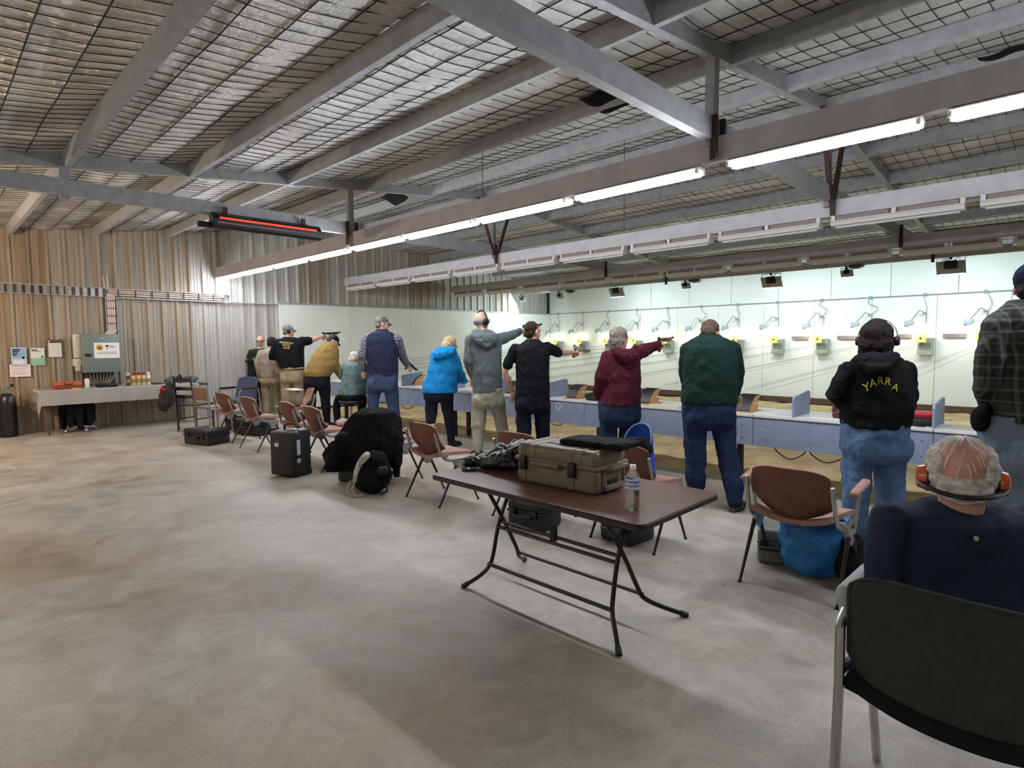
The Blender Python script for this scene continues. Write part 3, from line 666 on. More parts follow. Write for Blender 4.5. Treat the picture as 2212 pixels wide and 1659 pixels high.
for z, a, b in ((.125, .13, .22), (.1, .13, .2)): MB().box((.0282, (a+b)/2, z), (.001, b-a, .01)).build('emblem_text', m_dark, nt, False)
for z in (.02, .003, -.012): MB().box((.0282, .09, z), (.001, .3, .007)).build('print_line', mat('grey print', '#8a8a94', .7), nt, False)
for a, b, dz in ((-.33, .1, 0.13), (-.34, .11, -.16), (-.33, .07, -.27)):
    MB().rbox((-.15, a, dz), (.16, b, .42 if dz > 0 else (.14 if dz > -.2 else .09)), .01, 2).build('side_box', mat('cream box', '#cfcac0', .5), t)
m_cond = mat('grey conduit pipe', '#8f8c86', .4, .3)
for i in range(9):
    a = -.22+.055*i
    MB().tube(bez([(-.14, a, -.34), (-.15, a*.9, -.45), (-.2, a*.55, -.57), (-.24, a*.5, -.6)], 5), .015, 6).build('conduit', m_cond, t)
MB().box((-.27, 0, -.47), (.02, .5, .25)).build('backing_plate', m_dark, t, False)
for i in range(4): MB().tube(bez([(-.1, .1+.03*i, .34), (-.12, .12+.035*i, .37), (-.2, .2+.035*i, .42)], 4), .012, 6).build('gland', mat('pale cable', '#c6b9b2', .5), t)
# notices on the wall
def sheet_(name, label, px0, py0, px1, py1, m, cat='notice', x=XL+.045):
    a, b = on(px0, py0, 'x', x), on(px1, py1, 'x', x); c = (a+b)/2
    o = MB().box((0, 0, 0), (.003, abs(b.y-a.y), abs(a.z-b.z))).build(name, m, None, False); o.location = c; tag(o, label, cat); o['w'] = abs(b.y-a.y); o['h'] = abs(a.z-b.z); return o
def strip(o, y0, y1, z0, z1, m, name='print'):
    w_, h_ = o['w'], o['h']
    MB().box((.002, (y0+y1)/2*w_-w_/2, h_/2-(z0+z1)/2*h_), (.0015, (y1-y0)*w_, (z1-z0)*h_)).build(name, m, o, False)
m_pb, m_dk, m_gr = mat('poster blue', '#8aa6cc', .7), mat('poster ink', '#3c4a6a', .7), mat('poster green', '#8fb59d', .7)
o = sheet_('wall_poster', 'blue and white poster on the ribbed wall above the gas cylinder', 23, 751, 59, 790, mat('pale blue paper', '#b9cbe0', .7), 'poster')
strip(o, .05, .95, .05, .62, m_pb)
for i in range(4): strip(o, .08, .6-.08*i, .08+.1*i, .14+.1*i, m_dk)
strip(o, .12, .8, .7, .92, m_white); strip(o, .7, .85, .5, .62, m_dk)
o = sheet_('wall_notice', 'pinkish printed sheet pinned below the blue poster', 20, 788, 67, 813, mat('pinkish paper', '#e0d6da', .7))
for i in range(5): strip(o, .08, .9-.1*(i % 3), .15+.15*i, .2+.15*i, mat('faint print', '#b4a4ac', .7))
o = sheet_('wall_poster', 'white and green poster between the blue poster and the clipboard', 65, 752, 98, 789, mat('poster white', '#d3d6d2', .7), 'poster')
strip(o, 0, 1, .58, 1, m_gr); strip(o, .08, .5, .08, .14, m_dark); strip(o, .08, .7, .17, .2, m_dark); strip(o, .75, .9, .45, .56, m_dk)
t = thing('clipboard', 'clipboard holding a white sheet left of the electrical cabinet', 'clipboard', on(119, 755, 'x', XL+.06))
MB().rbox((-.01, 0, .02), (.008, .2, .32), .003, 2).build('board', mat('brown board', '#5b4636', .6), t); MB().box((-.004, 0, -.01), (.004, .19, .25)).build('paper', m_white, t, False); MB().tube([(0, -.08, .13), (0, -.07, .16), (0, .07, .16), (0, .08, .13)], .012, 6).build('clip', m_chrome, t)
# cable tray
t = thing('cable_tray', 'galvanised perforated cable tray along the ribbed wall', 'cable tray', (XL+.07, 0, 2.48))
for z in (-.08, .08): MB().box((0, -.55, z), (.06, 6.2, .012)).build('tray_rail', m_steel, t, False)
y = -.4
while y < 2.5: MB().box((-.015, y, 0), (.008, .06, .15)).build('tray_slat', m_alu, t, False); y += .115
for z, y1 in ((-.09, 5.75), (.07, 4.75)): MB().box((0, (2.55+y1)/2, z), (.05, y1-2.55, .022)).build('tray_rail', m_steel, t, False)
y = 2.75
while y < 4.5: MB().box((.02, y, 0), (.008, .018, .15)).build('tray_rung', m_dark, t, False); y += .28
for i, c in enumerate(('#d8c8c0', '#d9b9b0', '#cfc9c2')):
    MB().tube(bez([(0, 2.6, .04-.035*i), (0, 3.5, .03-.035*i), (0, 4.5, .035-.04*i), (0, 4.66, .06), (0, 4.68, .25), (0.02, 4.66, .42)] if i < 2 else [(0, 2.6, -.04), (0, 3.6, -.045), (0, 4.6, -.05)], 5), .014, 6).build('cable', mat('cable '+c, c, .5), t)
for dy in (-.085, .085): MB().box((.01, 2.63+dy, -.44), (.03, .014, .7)).build('drop_rail', m_steel, t, False)
for i in range(4): MB().tube([(0.01, 2.58+.032*i, -.02), (.01, 2.58+.032*i, -.78)], .013, 6).build('drop_cable', mat('cable #d8c8c0', '#d8c8c0', .5), t)
for i in range(5): MB().box((.03, 2.63, -.15-.14*i), (.008, .17, .014)).build('cable_tie', mat('rust tie', '#7a3f30', .6), t, False)
for dy in (-.06, .0): MB().tube([(0, 2.6+dy, .08), (0, 2.59+dy, .3)], .01, 6).build('riser', m_cond, t)
# gas cylinder
p = flo(24, 944); t = thing('gas_cylinder', 'black gas cylinder with chrome valve standing by the ribbed wall', 'gas cylinder', (-12.75, 1.03, 0))
MB().lathe([(.11, 0), (.125, .02), (.125, .58), (.115, .65), (.08, .7), (.04, .73)], n=24).build('tank', mat('black cylinder paint', '#18181b', .35), t)
MB().lathe([(.045, .72), (.045, .76), (.02, .77), (.02, .84)], n=12).build('neck_ring', m_chrome, t); MB().tube([(-.05, 0, .81), (.06, .03, .81)], .018, 8).build('valve', m_chrome, t); MB().rbox((0, .08, .85), (.05, .05, .05), .01, 2).build('knob', m_black, t)
# draped office stool under the table
t = thing('office_stool', 'office stool with chrome castor base under a black coat below the table', 'stool', (-12.62, 1.95, 0))
for a in range(5):
    c, s = math.cos(a*1.2566+.3), math.sin(a*1.2566+.3)
    MB().bar((0, 0, .09), (.24*c, .24*s, .07), .035, .025).build('base_arm', m_chrome, t, False); MB().ell((.25*c, .25*s, .03), (.028, .028, .03)).build('castor', m_chrome, t)
MB().tube([(0, 0, .08), (0, 0, .42)], .02, 8).build('stem', m_dark, t)
mb = MB().ell((0, 0, .44), (.2, .24, .05))
for i in range(8): mb.cap([(.17*math.cos(i*.8), .2*math.sin(i*.8), .43), (.18*math.cos(i*.8), .21*math.sin(i*.8), .1+.04*(i % 3))], [.07, .05], 8)
o = remesh(mb, 'dark_coat', cloth('black coat', '#121317'), None, .014, 4, .015, .06); o.location = (-12.62, 1.95, 0); tag(o, 'black coat hanging over the stool under the spotted table', 'coat')
# loose cable loops under the bench
for i, (a, b, c, w_) in enumerate(((1672, 968, 1742, 'under the bench left of the lettered hoodie'), (1748, 975, 1825, 'under the bench behind the lettered hoodie'), (866, 868, 893, 'under the bench behind the quilted vest'), (1190, 900, 1215, 'under the bench behind the black polo shirt'))):
    p, q = on(a, b, 'y', 5.79), on(c, b+8, 'y', 5.79); m_ = (p+q)/2; m_.z -= .09; p.z = .46; q.z = .46
    o = MB().tube(bez([p, p*.7+m_*.3-Vector((0, 0, .02)), m_, q*.7+m_*.3-Vector((0, 0, .02)), q], 5), .006, 6).build('power_cable', m_black); tag(o, f'black cable loop hanging {w_}', 'cable', 'cable loops under the bench')
# ================================================================== CHAIRS
m_shell = mat('brown chair shell', '#684031', .45, c2='#603a2c', scale=12); m_seat = mat('dusty pink pad', '#9c776a', .8, c2='#8f6b5f', scale=30, bump=.3, bscale=250)
m_cleg = mat('dark chair leg', '#2c2422', .4, .3)
def chair_parts(t, arms=False, back=m_shell, seat=m_seat, fr=m_alu):
    def bk(u, v):
        a = u*2-1; wd = .235*(1-.1*v**2) if v > .3 else .235*(.9+.1*(v/.3)**.6)
        x = a*wd; y = -.175-.105*v+.055*a*a-.02*math.sin(math.pi*v); z = .45+.31*v
        if v < .45: z += .075*a*a*(1-v/.45)
        if v > .75: z -= .035*(abs(a)**4)*((v-.75)/.25)
        return x, y, z
    MB().shell(bk, 14, 10, .014).build('backrest', back, t)
    MB().shell(lambda u, v: (lambda q: (q[0]*.96, q[1]+.012, q[2]))(bk(1-u, v)), 14, 8, .012).build('back_pad', seat, t)
    def st(u, v):
        a = u*2-1; x = a*.235*(1-.08*(1-v)); y = -.2+.43*v-.03*a*a*(1-v)
        z = .43+.05*(a*a)*(1-v)+.02*v-.03*max(0, v-.8)*5*.4
        return x, y, z
    MB().shell(st, 12, 12, .03).build('seat', seat, t)
    for s in (-1, 1):
        MB().tube(bez([(s*.245, .2, .425), (s*.25, .0, .41), (s*.25, -.13, .42), (s*.245, -.2, .5), (s*.238, -.255, .68)], 4), .013, 8).build('side_frame', fr, t)
        MB().prism([(-.09, .0), (.09, 0), (.05, -.09), (.02, -.12), (-.02, -.12), (-.05, -.09)], (s*.265-.012, .01, .42), (0, 1, 0), (0, 0, 1), (.024, 0, 0)).build('leg_joint', fr, t, False)
        MB().tube([(s*.27, .04, .36), (s*.275, .21, .012)], [.014, .009], 8).build('leg', m_cleg, t); MB().tube([(s*.27, -.04, .36), (s*.275, -.235, .012)], [.014, .009], 8).build('leg', m_cleg, t)
        for q in (.215, -.24): MB().lathe([(.012, 0), (.013, .004), (.009, .014)], (s*.275, q, 0), n=8).build('foot', m_black, t)
        MB().lathe([(.012, 0), (.012, .03)], (s*.25, -.15, .46), (s, 0, 0), 10).build('pivot', m_chrome, t)
        if arms == 1 or (arms == 2 and s < 0):
            MB().tube([(s*.285, .02, .4), (s*.31, .0, .62)], .011, 8).build('arm_post', fr, t)
            MB().rbox((s*.31, -.0, .645), (.05, .27, .032), .014, 3, 0, R_(8)).build('arm_pad', seat, t)
ch0 = ch1 = None
CH = [(-9.55, 3.52, .12, 0, 'brown shell chair standing third in the row from the wooden chair'), (-8.5, 3.5, .06, 0, 'brown shell chair in front of the chair holding the beige bag'), (-7.35, 3.55, -.02, 0, 'brown shell chair partly behind the upright black case'), (-6.58, 3.5, -.05, 0, 'brown shell chair right of the upright black case, over a dark kit bag'),
      (-5.5, 3.66, 0, 0, 'brown shell chair buried under the black jacket'), (-4.42, 3.52, -.05, 2, 'brown shell armchair between the black jacket and the folding table'), (-3.36, 3.68, 0, 0, 'brown shell chair behind the grey and black jacket on the folding table'), (-2.4, 3.8, 0, 0, 'brown shell chair behind the water bottle with a blue bag on its seat'),
      (-1.22, 3.76, .0, 1, 'brown shell armchair with a blue tote bag beneath it'), (-.02, 3.72, .05, 0, 'brown shell chair behind the seated man with orange earmuffs')]
for x, y, rz, ar, lb in CH:
    if ar:
        chair_parts(thing('shell_chair', lb, 'chair', (x, y, 0), rz, 'brown shell chairs'), ar)
    elif ch0 is None: ch0 = thing('shell_chair', lb, 'chair', (x, y, 0), rz, 'brown shell chairs'); chair_parts(ch0)
    else: dup(ch0, (x, y, 0), rz, lb)
dup(ch0, (-9.35, 4.4, 0), R_(165), 'shell chair turned towards the seating with a beige bag and paper on it', 'brown shell chairs')
# brown chair with tall grey frame by the wooden chair
t = thing('padded_chair', 'padded brown chair with grey tube frame right of the wooden chair', 'chair', (-10.55, 3.5, 0), .25)
MB().rbox((0, -.2, .68), (.36, .03, .22), .012, 2, 0, R_(8)).build('back_pad', mat('tan vinyl', '#7a6252', .5), t); MB().rbox((0, 0, .45), (.38, .38, .04), .015, 2).build('seat', mat('tan vinyl', '#7a6252', .5), t)
for s in (-1, 1):
    MB().tube([(s*.2, -.2, 0), (s*.2, -.19, .45), (s*.19, -.22, .8)], .014, 8).build('rear_post', mat('grey frame', '#8d8a84', .4, .4), t); MB().tube([(s*.2, .2, 0), (s*.2, .19, .45)], .014, 8).build('leg', mat('grey frame', '#8d8a84', .4, .4), t); MB().tube([(s*.2, .19, .43), (s*.2, -.19, .43)], .012, 8).build('side_rail', mat('grey frame', '#8d8a84', .4, .4), t)
# dark wooden chair carrying a backpack
m_dw = mat('dark stained wood', '#2c2320', .5, c2='#3b2f2a', scale=9)
t = thing('wooden_chair', 'dark wooden ladder-back chair with a backpack slung over it', 'chair', (-11.3, 3.45, 0), .5)
for s in (-1, 1):
    MB().tube([(s*.19, -.2, 0), (s*.19, -.2, .45), (s*.18, -.27, .95)], [.018, .02, .016], 8).build('rear_post', m_dw, t); MB().tube([(s*.19, .2, 0), (s*.19, .2, .44)], .018, 8).build('leg', m_dw, t)
    MB().bar((s*.19, -.2, .2), (s*.19, .2, .2), .015, .02).build('stretcher', m_dw, t, False)
MB().rbox((0, 0, .45), (.42, .44, .03), .01, 2).build('seat', m_dw, t)
for z in (.6, .74, .9): MB().rbox((0, -.2-.13*(z-.45), z), (.36, .018, .06), .006, 2).build('slat', m_dw, t)
mb = MB()
for q in ((.0, -.1, .62, .16, .12, .2), (.02, -.16, .5, .14, .1, .14), (-.04, -.05, .75, .12, .08, .12)): mb.ell(q[:3], q[3:])
t = thing('backpack', 'grey-black backpack with red lining hanging on the wooden chair', 'backpack', (-11.25, 3.1, 0), -.2)
o = remesh(mb, 'pack_body', cloth('charcoal nylon', '#2b2b2d', '#3a3735'), t, .012, 4, .03, .07)
MB().ell((.09, -.16, .73), (.07, .05, .05)).build('red_lining', cloth('red cloth', '#8c2222'), t)
MB().tube(bez([(.1, 0, .78), (.16, .03, .9), (.12, .1, .98), (.02, .12, .9)], 5), .016, 6).build('strap', m_black, t); MB().tube(bez([(-.08, -.12, .5), (-.12, -.15, .4), (-.08, -.14, .33)], 5), .014, 6).build('strap', m_black, t)
# blue grey office armchair against the wall
m_bg = cloth('blue grey upholstery', '#4d5568', '#454d60')
t = thing('office_armchair', 'blue-grey armchair with chrome arms against the ribbed wall', 'chair', (-11.55, 4.3, 0), R_(-160))
MB().shell(lambda u, v: ((u-.5)*.52*(1-.12*v*v), -.2-.08*v+.06*(2*u-1)**2, .47+.4*v-.03*abs(2*u-1)**3*v), 12, 8, .05).build('backrest', m_bg, t)
MB().rbox((0, .03, .44), (.52, .5, .08), .035, 3).build('seat', m_bg, t)
for s in (-1, 1):
    MB().tube([(s*.29, .25, 0), (s*.29, .24, .6), (s*.29, .2, .65), (s*.29, -.2, .65), (s*.29, -.26, 0)], .014, 8).build('arm_frame', m_chrome, t); MB().rbox((s*.29, .0, .67), (.05, .34, .03), .012, 2).build('arm_pad', m_black, t)
# foreground olive chair
m_olive = mat('olive charcoal fabric', '#2c3029', .95, c2='#262a24', scale=40, bump=.4, bscale=300)
t = thing('office_chair', 'dark olive padded chair with chrome frame in the right foreground', 'chair', (-.21, 2.08, 0), R_(-1))
def gb(u, v):
    a = u*2-1
    wd = .262*(1-.03*v) if .12 < v < .93 else .262*.955*(1-.1*((.12-v)/.12 if v < .12 else (v-.93)/.07)**2)
    return a*wd, -.2-.05*v+.03*a*a, .5+.335*v-.02*abs(a)**6*(1 if v > .5 else -1)-.03*(1-a*a)*max(0, 1-2*v)
MB().shell(gb, 24, 18, lambda u, v: .05*(min(1, 12*min(u, 1-u, v, 1-v)+.35))).build('backrest', m_olive, t)
def pipe(off):
    pts = []
    for i in range(25): pts.append((i/24, 1))
    for j in range(1, 19): pts.append((1, 1-j/18))
    for i in range(1, 25): pts.append((1-i/24, 0))
    for j in range(1, 19): pts.append((0, j/18))
    return [Vector(gb(*q))+Vector((0, off, 0)) for q in pts]
MB().tube(pipe(-.012), .006, 6).build('piping', m_olive, t)
MB().shell(lambda u, v: ((u-.5)*.52, -.2+.47*v, .475+.025*(2*u-1)**2*(1-v)-.03*max(0, v-.85)*4), 12, 12, .07).build('seat', cloth('dark seat fabric', '#15171c'), t)
MB().tube(bez([(-.26, -.19, .5), (-.13, -.205, .465), (0, -.21, .455), (.13, -.205, .465), (.26, -.19, .5)], 4), .03, 8).build('rear_roll', cloth('dark seat fabric', '#15171c'), t)
for s in (-1, 1):
    MB().tube([(s*.275, -.25, .0), (s*.275, -.22, .5), (s*.275, -.225, .66), (s*.275, -.18, .69), (s*.275, .2, .68)], .0145, 10).build('rear_leg', m_chrome, t)
    MB().tube([(s*.275, .24, .0), (s*.275, .1, .45), (s*.275, -.05, .5), (s*.275, -.2, .52)], .0145, 10).build('front_leg', m_chrome, t)
    MB().rbox((s*.285, -.02, .72), (.055, .3, .075), .025, 3).build('arm_pad', mat('pale grey arm pad', '#8d9494', .6), t)
    MB().lathe([(.02, 0), (.02, .03)], (s*.275, -.25, 0), n=10).build('foot', m_black, t)
# ================================================================== FOLDING TABLE
m_lam = mat('walnut laminate', '#5b3f34', .35, c2='#6b4b3d', scale=3, stretch=(1.5, 14, 1), coat=.3); m_edge = mat('dark table edge', '#2a201d', .5)
TO = Vector((-2.02, 2.45, 0)); t = thing('folding_table', 'brown laminate folding table with crossed black tube legs', 'table', TO)
MB().rbox((0, 0, .7275), (1.44, .74, .004), .0019, 1).build('table_top', m_lam, t)
tt = MB()
def rr(w_, d_, r, z, n=6): return [(sx*(w_/2-r)+r*math.cos(R_(a0+90*i/n)), sy*(d_/2-r)+r*math.sin(R_(a0+90*i/n)), z) for sx, sy, a0 in ((1, 1, 0), (-1, 1, 90), (-1, -1, 180), (1, -1, 270)) for i in range(n+1)]
bpy.data.objects.remove(bpy.data.objects['table_top.001'] if 'table_top.001' in bpy.data.objects else bpy.data.objects['table_top'])
MB().ring_faces([rr(1.43, .73, .045, .7275), rr(1.436, .736, .048, .73)]).build('table_top', m_lam, t, True, 20)
MB().ring_faces([rr(1.43, .73, .045, .7), rr(1.44, .74, .05, .704), rr(1.44, .74, .05, .724), rr(1.43, .73, .045, .7275)]).build('edge_band', m_edge, t, True, 40)
cxo = -.09; m_tl = mat('black brown tube', '#1f1715', .35, .3)
def lp(pts, s): return [(cxo+s*a, b-2.45, c) for a, b, c in pts]
A_ = [(.565, 2.28, .012), (.5, 2.345, .07), (.455, 2.385, .13), (.44, 2.41, .2), (.435, 2.47, .42), (.425, 2.62, .7)]
B_ = [(.6, 2.86, .012), (.52, 2.74, .075), (.465, 2.66, .13), (.448, 2.62, .2), (.438, 2.49, .42), (.42, 2.3, .7)]
for s in (-1, 1):
    for Q in (A_, B_):
        MB().tube(bez(lp(Q, s), 5), .0125, 10).build('leg', m_tl, t); q = lp(Q, s)[0]; q2 = lp(Q, s)[1]
        d = (Vector(q2)-Vector(q)).normalized(); MB().tube([Vector(q)-d*.012, Vector(q)+d*.03], .016, 10).build('foot_cap', m_black, t)
for (a, b, c), r in (((.455, 2.385, .15), .0115), ((.462, 2.655, .15), .0105), ((.436, 2.455, .37), .0105), ((.436, 2.475, .4), .0105)):
    MB().tube([(cxo-a, b-2.45, c), (cxo+a, b-2.45, c)], r, 8).build('crossbar', m_tl, t)
MB().box((cxo, .015, .42), (.03, .03, .08)).build('latch', m_black, t, False)
# tan rolling case
m_tan = mat('tan moulded plastic', '#6f6450', .5, c2='#675c49', scale=20, bump=.08, bscale=200)
t = thing('rolling_case', 'tan ribbed hard case with carry handles on the folding table', 'case', (-1.985, 2.46, .7302), R_(3)); X, Y, Z = .53, .29, .215
MB().rbox((0, 0, .065), (X, Y, .13), .03, 4).build('body', m_tan, t)
lid = MB().rbox((0, 0, .17), (X, Y, .095), .035, 4).build('lid', m_tan, t)
MB().rbox((0, 0, .134), (X*1.035, Y*1.05, .026), .012, 3).build('rim', m_tan, t)
for s in (-.37, -.25, .2, .31): MB().rbox((s*X, 0, .172), (.02, Y*1.025, .1), .008, 2).build('rib', m_tan, lid)
for s in (-.42, .44): MB().rbox((s*X, 0, .176), (.024, Y*1.02, .09), .008, 2).build('corner_rib', m_tan, lid)
MB().rbox((-.02, -.05, .219), (.24, .006, .004), .002, 1).build('groove', m_black, lid); 
for s in (-.38, .23): MB().rbox((s*X, -Y/2-.012, .115), (.045, .025, .075), .006, 2).build('latch', m_black, t)
MB().tube([(-.13, -Y/2, .12), (-.13, -Y/2-.03, .125), (.05, -Y/2-.03, .125), (.05, -Y/2, .12)], .014, 10).build('handle', m_tan, t)
MB().tube([(X/2, -.06, .125), (X/2+.03, -.055, .13), (X/2+.03, .09, .13), (X/2, .095, .125)], .014, 10).build('side_handle', m_tan, t)
MB().rbox((X/2+.008, 0, .03), (.03, .16, .03), .008, 2).build('wheel_foot', m_tan, t); MB().rbox((X/2+.001, .0, .055), (.012, .1, .03), .01, 2).build('foot_recess', m_black, t)
for s in (-.1, .1): MB().box((X/2+.001, s, .07), (.006, .008, .12)).build('side_rib', m_dark, t, False)
for s in (-.1, .1): MB().lathe([(.03, 0), (.03, .03)], (-X/2-.01, s, .03), (0, 1, 0), 14).build('wheel', m_black, t)
for s in (-.2, .12): MB().rbox((s, -Y/2+.002, .06), (.02, .012, .1), .005, 2).build('front_rib', m_tan, t)
# black folded pouch on the case
o = remesh(MB().rbox((0, 0, .02), (.4, .2, .036), .017, 3).ell((.05, 0, .03), (.16, .08, .016)), 'folded_pouch', cloth('black felt', '#101113', '#17181a'), None, .008, 5, .014, .08); o.location = (-1.83, 2.51, .948); o.rotation_euler = (0, R_(-1), R_(1)); tag(o, 'flat black padded pouch lying on top of the tan case', 'pouch')
# black and grey jacket bundle on the table
mb = MB()
for q in ((-.02, .08, .05, .2, .14, .05), (.05, .16, .1, .13, .1, .07), (-.06, .1, .09, .1, .07, .05), (-.1, -.0, .03, .1, .06, .03), (-.19, -.05, .035, .05, .06, .04), (.02, .02, .07, .12, .07, .045), (.12, .1, .13, .09, .12, .05)): mb.ell(q[:3], q[3:])
t = thing('jacket_bundle', 'crumpled black waterproof jacket beside the tan case on the table', 'jacket', (-2.5, 2.42, .731))
remesh(mb, 'jacket_body', mat('black rubberised cloth', '#0b0c0d', .45, bump=.15, bscale=40), t, .008, 3, .05, .06)
mb = MB().ell((.1, .26, .13), (.14, .07, .035)).ell((.18, .22, .13), (.1, .1, .04)); remesh(mb, 'jacket_lining', mat('grey lining', '#6c787c', .4, bump=.2, bscale=30), t, .01, 4, .03, .07)
MB().tube(bez([(-.2, -.1, .03), (-.16, -.14, .008), (-.1, -.1, .01)], 5), .012, 6).build('drawcord', m_black, t); MB().ell((-.13, -.13, .014), (.012, .008, .008)).build('toggle', m_chrome, t); MB().tube(arc((-.2, -.02, .075), .022, 0, 180, (1, 0, 0), (0, 0, 1), 8), .004, 6).build('hang_loop', m_black, t)
# water bottle
t = thing('water_bottle', 'clear plastic water bottle with white cap on the folding table', 'bottle', (-1.46, 2.26, .7302))
m_pet = mat('clear plastic', '#fbfdff', .03, trans=1., ior=1.12)
prof = [(.026, 0), (.031, .004), (.032, .012)]
for i in range(5): prof += [(.0322, .018+.016*i), (.0295, .026+.016*i)]
prof += [(.032, .1), (.032, .15), (.03, .162), (.022, .178), (.013, .188), (.0125, .194)]
MB().lathe(prof, n=24).build('bottle_body', m_pet, t)
MB().lathe([(.0285, .004), (.0295, .02), (.0292, .095), (.001, .0951)], n=20).build('water', mat('water', '#fafcfd', .02, trans=1., ior=1.25), t)
MB().lathe([(.0325, .1), (.0325, .146)], n=24, caps=False).build('paper_label', mat('pale label', '#c2cbdb', .4), t)
for z, h in ((.128, .012), (.112, .009)): MB().lathe([(.0328, z), (.0328, z+h)], n=24, caps=False).build('label_band', mat('blue print', '#6f7fb0', .4), t)
MB().lathe([(.0145, .19), (.0145, .206), (.0135, .209)], n=18).build('cap', mat('white cap', '#eeeeee', .35), t)
# ================================================================== CASES AND BAGS ON THE FLOOR
p = flo(447, 962); hcase('equipment_case', 'black hard case lying on the floor in front of the padded chair', 'case', (-9.55, 3.06, 0), R_(18), (.56, .38, .24), m_hard)
o = MB().lathe([(.02, 0), (.02, .03)], n=12).build('yellow_lid', mat('yellow plastic', '#c9b24a', .5)); o.location = (-9.42, 3.08, .245); tag(o, 'small yellow lid on the black floor case', 'lid')
hcase('equipment_case', 'black hard case on the floor behind the front floor case', 'case', (-9.95, 3.95, 0), R_(12), (.66, .4, .26), m_hard)
hcase('equipment_case', 'black square case under the padded brown chair', 'case', (-10.75, 4.0, 0), R_(5), (.4, .36, .3), m_hard)
t = thing('upright_case', 'tall black wheeled case with stickers standing upright', 'case', (-6.47, 2.97, 0), R_(20))
MB().rbox((-.0, 0, .27), (.34, .26, .51), .03, 3).build('body', m_hard, t); MB().rbox((-.01, -.132, .27), (.33, .05, .5), .02, 3).build('lid', m_hard, t)
MB().tube(bez([(-.1, .0, .52), (-.09, 0, .575), (-.0, 0, .6), (.09, 0, .575), (.1, 0, .52)], 4), .013, 8).build('handle', m_black, t); MB().rbox((.1, .0, .53), (.16, .1, .02), .006, 2).build('handle_plate', mat('grey plate', '#8a8c90', .4), t)
for z, w_, h_, nm, c in ((.37, .06, .045, 'white_sticker', '#c9c9c6'), (.41, .08, .02, 'dark_sticker', '#3a3432')): MB().box((-.07, -.1582, z), (w_, .002, h_)).build(nm, mat('sticker '+c, c, .6), t, False)
MB().box((.171, -.07, .34), (.002, .05, .17)).build('tall_sticker', mat('sticker grey', '#a9adb4', .6), t, False); MB().lathe([(.03, 0), (.03, .002)], (.17, -.07, .19), (1, 0, 0), 16).build('round_sticker', mat('sticker round', '#9da1a6', .6), t)
for s in (-.12, .12): MB().lathe([(.03, 0), (.03, .03)], (s, .12, .03), (1, 0, 0), 12).build('wheel', m_black, t)
def heap(name, label, cat, loc, els, m, voxel=.012, wr=.025, ws=.07, rz=0):
    mb = MB()
    for q in els: mb.ell(q[:3], q[3:])
    o = remesh(mb, name, m, None, voxel, 4, wr, ws); o.location = loc; o.rotation_euler = (0, 0, rz); tag(o, label, cat); return o
heap('kit_bag', 'dark kit bag slumped under the chair right of the upright case', 'bag', (-6.45, 3.55, 0), ((0, 0, .15, .2, .2, .15), (.1, -.05, .12, .16, .18, .12), (-.1, .05, .2, .12, .15, .12)), cloth('dark kit nylon', '#141519', '#1d1f22'))
heap('blue_jumper', 'faded blue jumper lying on the seat beside the black jacket', 'jumper', (-6.15, 3.72, .46), ((0, 0, .04, .16, .13, .05), (.08, .05, .07, .1, .1, .05)), cloth('washed blue', '#6f8aa8', '#5a7490'))
heap('baseball_cap', 'red and white cap on the chair seat behind the upright case', 'cap', (-6.72, 3.75, .47), ((0, 0, .03, .1, .08, .05), (.07, .03, .05, .06, .05, .03)), cloth('red white cloth', '#a34038', '#d8d0c8', 9), .01, .005)
hcase('equipment_case', 'black hard case under the chair behind the folding table', 'case', (-3.18, 3.48, 0), R_(8), (.34, .3, .24), m_hard)
hcase('equipment_case', 'black case under the chair with the blue bag', 'case', (-2.45, 3.72, 0), R_(-5), (.3, .3, .22), m_hard)
# black jacket draped over a chair, case and backpack by it
mb = MB(); RH = Vector((math.cos(_y), math.sin(_y), 0)); EH = Vector((-math.sin(_y), math.cos(_y), 0))
def rings(mb, rows, Z, n=18, pw=1.):
    out = []
    for r in rows:
        yy, xl, xr, d, b = r[:5]; c = at((xl+xr)/2, yy, Z+d); a = (xr-xl)/2*(Z+d)/F
        ring = []
        for k_ in range(n):
            th = 2*math.pi*k_/n; co, si = math.cos(th), math.sin(th)
            co = math.copysign(abs(co)**pw, co); si = math.copysign(abs(si)**pw, si)
            ring.append(c+RH*a*co+EH*b*si)
        out.append(ring)
    if (out[0][0]-out[-1][0]).z > 0: out = [list(reversed(q)) for q in out]
    mb.ring_faces(out); return mb
ZJ = depth((-5.55, 3.25, .5))
rings(mb, ((883, 785, 842, .04, .08), (892, 762, 856, .04, .16), (915, 745, 863, .04, .2), (945, 728, 868, .02, .2), (975, 716, 868, 0, .17), (1000, 712, 850, 0, .15), (1013, 712, 845, 0, .13)), ZJ)
rings(mb, ((935, 728, 760, -.1, .08), (975, 712, 745, -.12, .08), (1005, 702, 734, -.13, .07), (1017, 704, 728, -.13, .05)), ZJ)
rings(mb, ((900, 835, 866, .1, .08), (950, 850, 872, .05, .08), (1000, 850, 868, 0, .07), (1030, 848, 864, 0, .05)), ZJ)
remesh(mb, 'black_jacket', cloth('black wool jacket', '#0b0b0d', '#111114', bump=.3), None, .012, 3, .05, .12); tag(bpy.data.objects['black_jacket'], 'large black jacket draped over a chair back in the middle of the row', 'jacket')
hcase('equipment_case', 'dark grey case half hidden under the black jacket', 'case', (-5.72, 3.33, 0), R_(35), (.3, .24, .26), mat('dark grey case', '#26282b', .5), handle=False)
t = thing('backpack', 'black backpack with pale mottled grip leaning on the black jacket', 'backpack', (-5.12, 3.16, 0), R_(40))
mb = MB()
